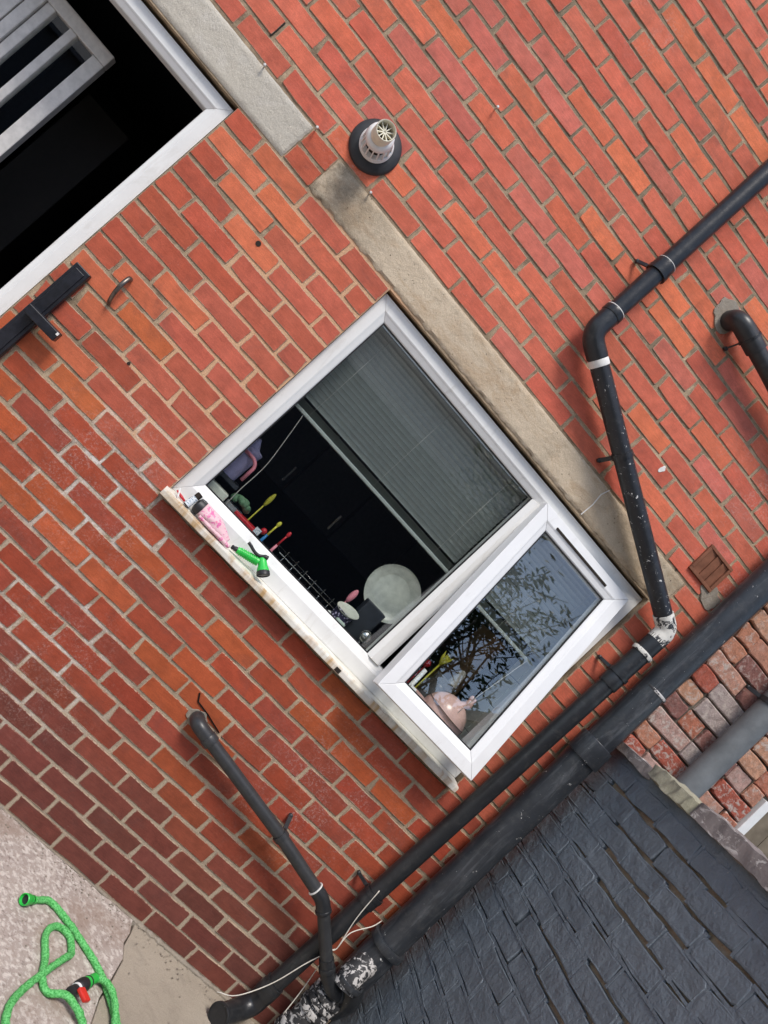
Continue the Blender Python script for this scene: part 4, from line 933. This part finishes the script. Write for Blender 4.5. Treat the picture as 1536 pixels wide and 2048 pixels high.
# ------------------------------------------------------------------ things on the outer sill
SZ = 1.212
sg = thing('spray_gun', (.40, -.02, SZ), 'bright green garden spray gun with a black trigger on the sill', 'spray gun')
h0, h1 = Vector((.345, -.022, SZ + .020)), Vector((.428, -.022, SZ + .044)); hd = (h1 - h0).normalized(); prf = []
L_ = (h1 - h0).length
for i in range(46):
    u = i / 45; prf.append((u * L_, .0125 + .004 * u + (.0028 if (i // 2) % 2 and .08 < u < .9 else 0)))
MB().lathe(h0, hd, prf, 20).build('grip', 'green_plastic', sg, sharp=50)
MB().lathe(h0 - hd * .024, hd, [(0, .006), (.005, .0095), (.010, .007), (.015, .0095), (.024, .0095)], 16).build('inlet', 'black_plastic', sg, sharp=50)
hh = Vector((.434, -.024, SZ + .058)); hn = Vector((.033, -.022, -.028)).normalized()
MB().lathe(hh - hn * .016, hn, [(0, .010), (.004, .014), (.018, .0155), (.036, .017), (.048, .021), (.056, .0225)], 24).build('head', 'green_plastic', sg, sharp=50)
MB().lathe(hh + hn * .040, hn, [(0, .0225), (.002, .024), (.016, .0245), (.018, .022), (.015, .020)], 24).build('nozzle', 'black_plastic', sg, sharp=40)
tr = spline([(.352, -.030, SZ + .068), (.366, -.030, SZ + .066), (.392, -.030, SZ + .060), (.412, -.029, SZ + .062), (.430, -.028, SZ + .074), (.442, -.028, SZ + .078)], .006)
MB().tube(tr, [.006] * (len(tr) - 3) + [.008] * 3, 10).build('trigger', 'black_plastic', sg)
pt2 = thing('patterned_pouch', (.22, -.02, SZ), 'crumpled pale pink patterned pouch with a black end on the sill', 'pouch')
cl = spline([(.150, -.018, SZ + .032), (.18, -.018, SZ + .032), (.22, -.02, SZ + .028), (.262, -.022, SZ + .020), (.298, -.024, SZ + .013)], .006); m = len(cl)
MB().tube(cl, [.027 + .006 * math.sin(PI * i / m) - .012 * (i / m) ** 2 for i in range(m)], 22, True, .22, .8).build('body', 'pink_cloth', pt2)
MB().tube(spline([(.165, -.040, SZ + .010), (.22, -.044, SZ + .009), (.29, -.042, SZ + .008), (.315, -.036, SZ + .008)], .008), .008, 10, True, .3).build('flap', 'pink_plastic', pt2).data.materials.__setitem__(0, MATS['pink_cloth'])
MB().lathe((.126, -.017, SZ + .030), (1, -.02, .0), [(0, .016), (.006, .028), (.020, .031), (.030, .030)], 24).build('cap', 'black_plastic', pt2, sharp=50)
vb = thing('small_bottle', (.115, -.02, SZ), 'small white labelled bottle with a dark cap on the sill corner', 'bottle')
MB().lathe((.108, -.032, SZ + .004), (.12, .15, 1), [(0, .013), (.04, .013)], 20).build('body', 'paper_label', vb, sharp=50); MB().lathe((.113, -.026, SZ + .0445), (.12, .15, 1), [(0, .012), (.018, .012), (.020, .009)], 18).build('cap', 'dark_slot', vb, sharp=50); MB().lathe((.1077, -.0325, SZ), (.12, .15, 1), [(0, .0125), (.0042, .0133)], 18).build('base', 'dark_slot', vb)
tag(MB().tube([(.050, .0, SZ + .012), (.075, -.006, SZ + .008), (.098, -.012, SZ + .005)], [.0028, .006, .0035], 10).build('red_pen', 'red'), 'red pen like stick in the left corner of the sill', 'pen')
tag(MB().bar((.052, -.022, SZ + .028), (.068, -.030, SZ + .002), .005, .005).build('white_stick', 'white_plastic', bevel=.001), 'short white stick at the left end of the sill', 'stick')

gt = MB(); gr_ = random.Random(3)
for k in range(420):
    x = gr_.uniform(-.3, 1.55); y = -abs(gr_.gauss(0, .05)) - .004 if gr_.random() < .6 else -gr_.uniform(0, .9); q_ = gr_.uniform(.0012, .0036)
    gt.ball((x, y, .005 + q_ * .5), q_ * gr_.uniform(.8, 1.6), q_, q_ * .7, 6, 4, .4)
structure(gt.build('grit', 'cement'), 'stuff'); tag(bpy.data.objects['grit'], 'loose grit scattered on the concrete along the wall foot', 'grit')
# ------------------------------------------------------------------ hose on the ground
ho = thing('garden_hose', (.9, -.4, 0), 'bright green fabric garden hose coiled on the concrete', 'hose')
def hosepath(pts, z=.016): return spline([(x, y, z if len(p) == 0 else p[0]) for x, y, *p in pts], .0025)
def hose(pts, seed):
    P = hosepath(pts); rr = [.0110 * (1 + .16 * noise.noise(Vector((i * .62, seed, 0))) + .13 * noise.noise(Vector((i * 1.3, seed, 4)))) for i in range(len(P))]
    MB().tube(P, rr, 14, True, .22).build('hose', 'hose', ho)
hose([(.692, -.318), (.722, -.283), (.757, -.257), (.822, -.272), (.905, -.310), (.977, -.350), (1.033, -.399), (1.082, -.462), (1.125, -.535), (1.15, -.64), (1.12, -.80), (1.00, -.92), (.86, -.90), (.775, -.80), (.757, -.715), (.793, -.600), (.858, -.463, .034), (.888, -.395), (.868, -.338), (.828, -.325), (.794, -.352), (.784, -.405), (.808, -.485), (.822, -.562), (.853, -.592), (.902, -.583, .036), (.955, -.601, .036), (1.003, -.615), (1.05, -.66), (1.10, -.62), (1.107, -.545), (1.083, -.475, .030), (1.045, -.428, .034), (1.008, -.420, .030), (.982, -.437)], 1.0)
e = Vector((.692, -.318, .020)); ed = Vector((-.030, -.034, .006)).normalized()
MB().lathe(e, ed, [(-.006, .015), (.014, .015), (.018, .0185), (.040, .019), (.042, .0165), (.030, .014)], 24, False).build('coupling', 'green_plastic', ho, sharp=40); MB().lathe(e, ed, [(.0, .0152), (.030, .0142)], 20).build('socket', 'black_plastic', ho); MB().lathe(e, ed, [(.013, .0156), (.016, .0166), (.019, .0156)], 24, False).build('ring', 'black_plastic', ho)
v0 = Vector((.986, -.434, .030)); vd = Vector((-.048, -.082, -.004)).normalized()
MB().lathe(v0, vd, [(0, .0155), (.03, .0165), (.034, .0185), (.052, .0195)], 22).build('coupling', 'green_plastic', ho, sharp=40); MB().lathe(v0, vd, [(.034, .019), (.037, .020), (.040, .019)], 22, False).build('ring', 'black_plastic', ho)
MB().lathe(v0, vd, [(.052, .0195), (.060, .0225), (.088, .0225), (.096, .018), (.100, .012)], 22).build('valve_body', 'black_plastic', ho, sharp=40); MB().lathe(v0, vd, [(.094, .0185), (.105, .0185)], 22).build('seal', 'white_plastic', ho, sharp=40)
MB().lathe(v0, vd, [(.104, .017), (.128, .018), (.13, .012)], 22).build('outlet', 'black_plastic', ho, sharp=40)
rp0 = v0 + vd * .118 + Vector((.010, 0, .022)); MB().bar(rp0, rp0 + Vector((.030, -.035, .004)), .026, .014, (0, 0, 1)).build('valve_lever', 'red_plastic', ho, bevel=.004)

# ------------------------------------------------------------------ the yard behind the viewer (mirrored in the glass): tree, added sky-blocking building
tr_ = thing('garden_tree', (4.9, -7.2, 0), 'leafy garden tree mirrored in the open sash', 'tree')
tg = random.Random(11); br = MB(); tips = []
def branch(p, d, ln, r, lvl):
    pts = [p]; q_ = p.copy(); dd_ = d.copy()
    for i in range(5):
        dd_ = (dd_ + Vector((tg.uniform(-.2, .2), tg.uniform(-.2, .2), tg.uniform(-.05, .18)))).normalized(); q_ = q_ + dd_ * ln / 5; pts.append(q_)
    br.tube(pts, [r * (1 - .55 * i / 5) for i in range(6)], 6 if lvl else 10)
    if lvl >= 3: tips.extend(pts[1:]); return
    for k in range(5 if lvl else 7):
        t = tg.randint(2, 5); a = tg.uniform(0, 2 * PI); nd = (dd_ * .55 + Vector((math.cos(a), math.sin(a), tg.uniform(-.1, .7))) * .75).normalized(); branch(pts[t], nd, ln * tg.uniform(.5, .72), r * .45, lvl + 1)
branch(Vector((4.9, -7.2, 0)), Vector((-.03, .02, 1)), 3.4, .11, 0)
br.build('trunk', 'bark', tr_, sharp=60)
lvm = MB()
for p in tips:
    if tg.random() < .42: continue
    for k in range(tg.randint(8, 14)):
        c = p + Vector((tg.gauss(0, .09), tg.gauss(0, .09), tg.gauss(0, .08))); a = Vector((tg.uniform(-1, 1), tg.uniform(-1, 1), tg.uniform(-.6, .4))).normalized(); b = a.orthogonal().normalized(); ln = tg.uniform(.045, .085); wd = ln * .27
        lvm.add([c - a * ln, c + b * wd, c + a * ln, c - b * wd], [(0, 1, 2, 3)])
lvm.build('crown', 'leaf', tr_)
gw = thing('rear_sky_blocker', (2, -9.0, 0), 'unseen dark building added to block the sky mirrored in the glass', 'building')  # added out of view to keep sky out of the fixed pane's reflection
MB().box(-5, 9, -9.4, -9.0, -.05, 3.3).build('wall', 'blocker_dark', gw)
MB().add([(-5.1, -8.85, 3.3), (9.1, -8.85, 3.3), (9.1, -10.2, 4.3), (-5.1, -10.2, 4.3), (-5.1, -8.85, 3.24), (9.1, -8.85, 3.24), (9.1, -10.2, 4.24), (-5.1, -10.2, 4.24)], [(0, 1, 2, 3), (7, 6, 5, 4), (0, 4, 5, 1), (1, 5, 6, 2), (2, 6, 7, 3), (3, 7, 4, 0)]).build('roof', 'slate', gw)
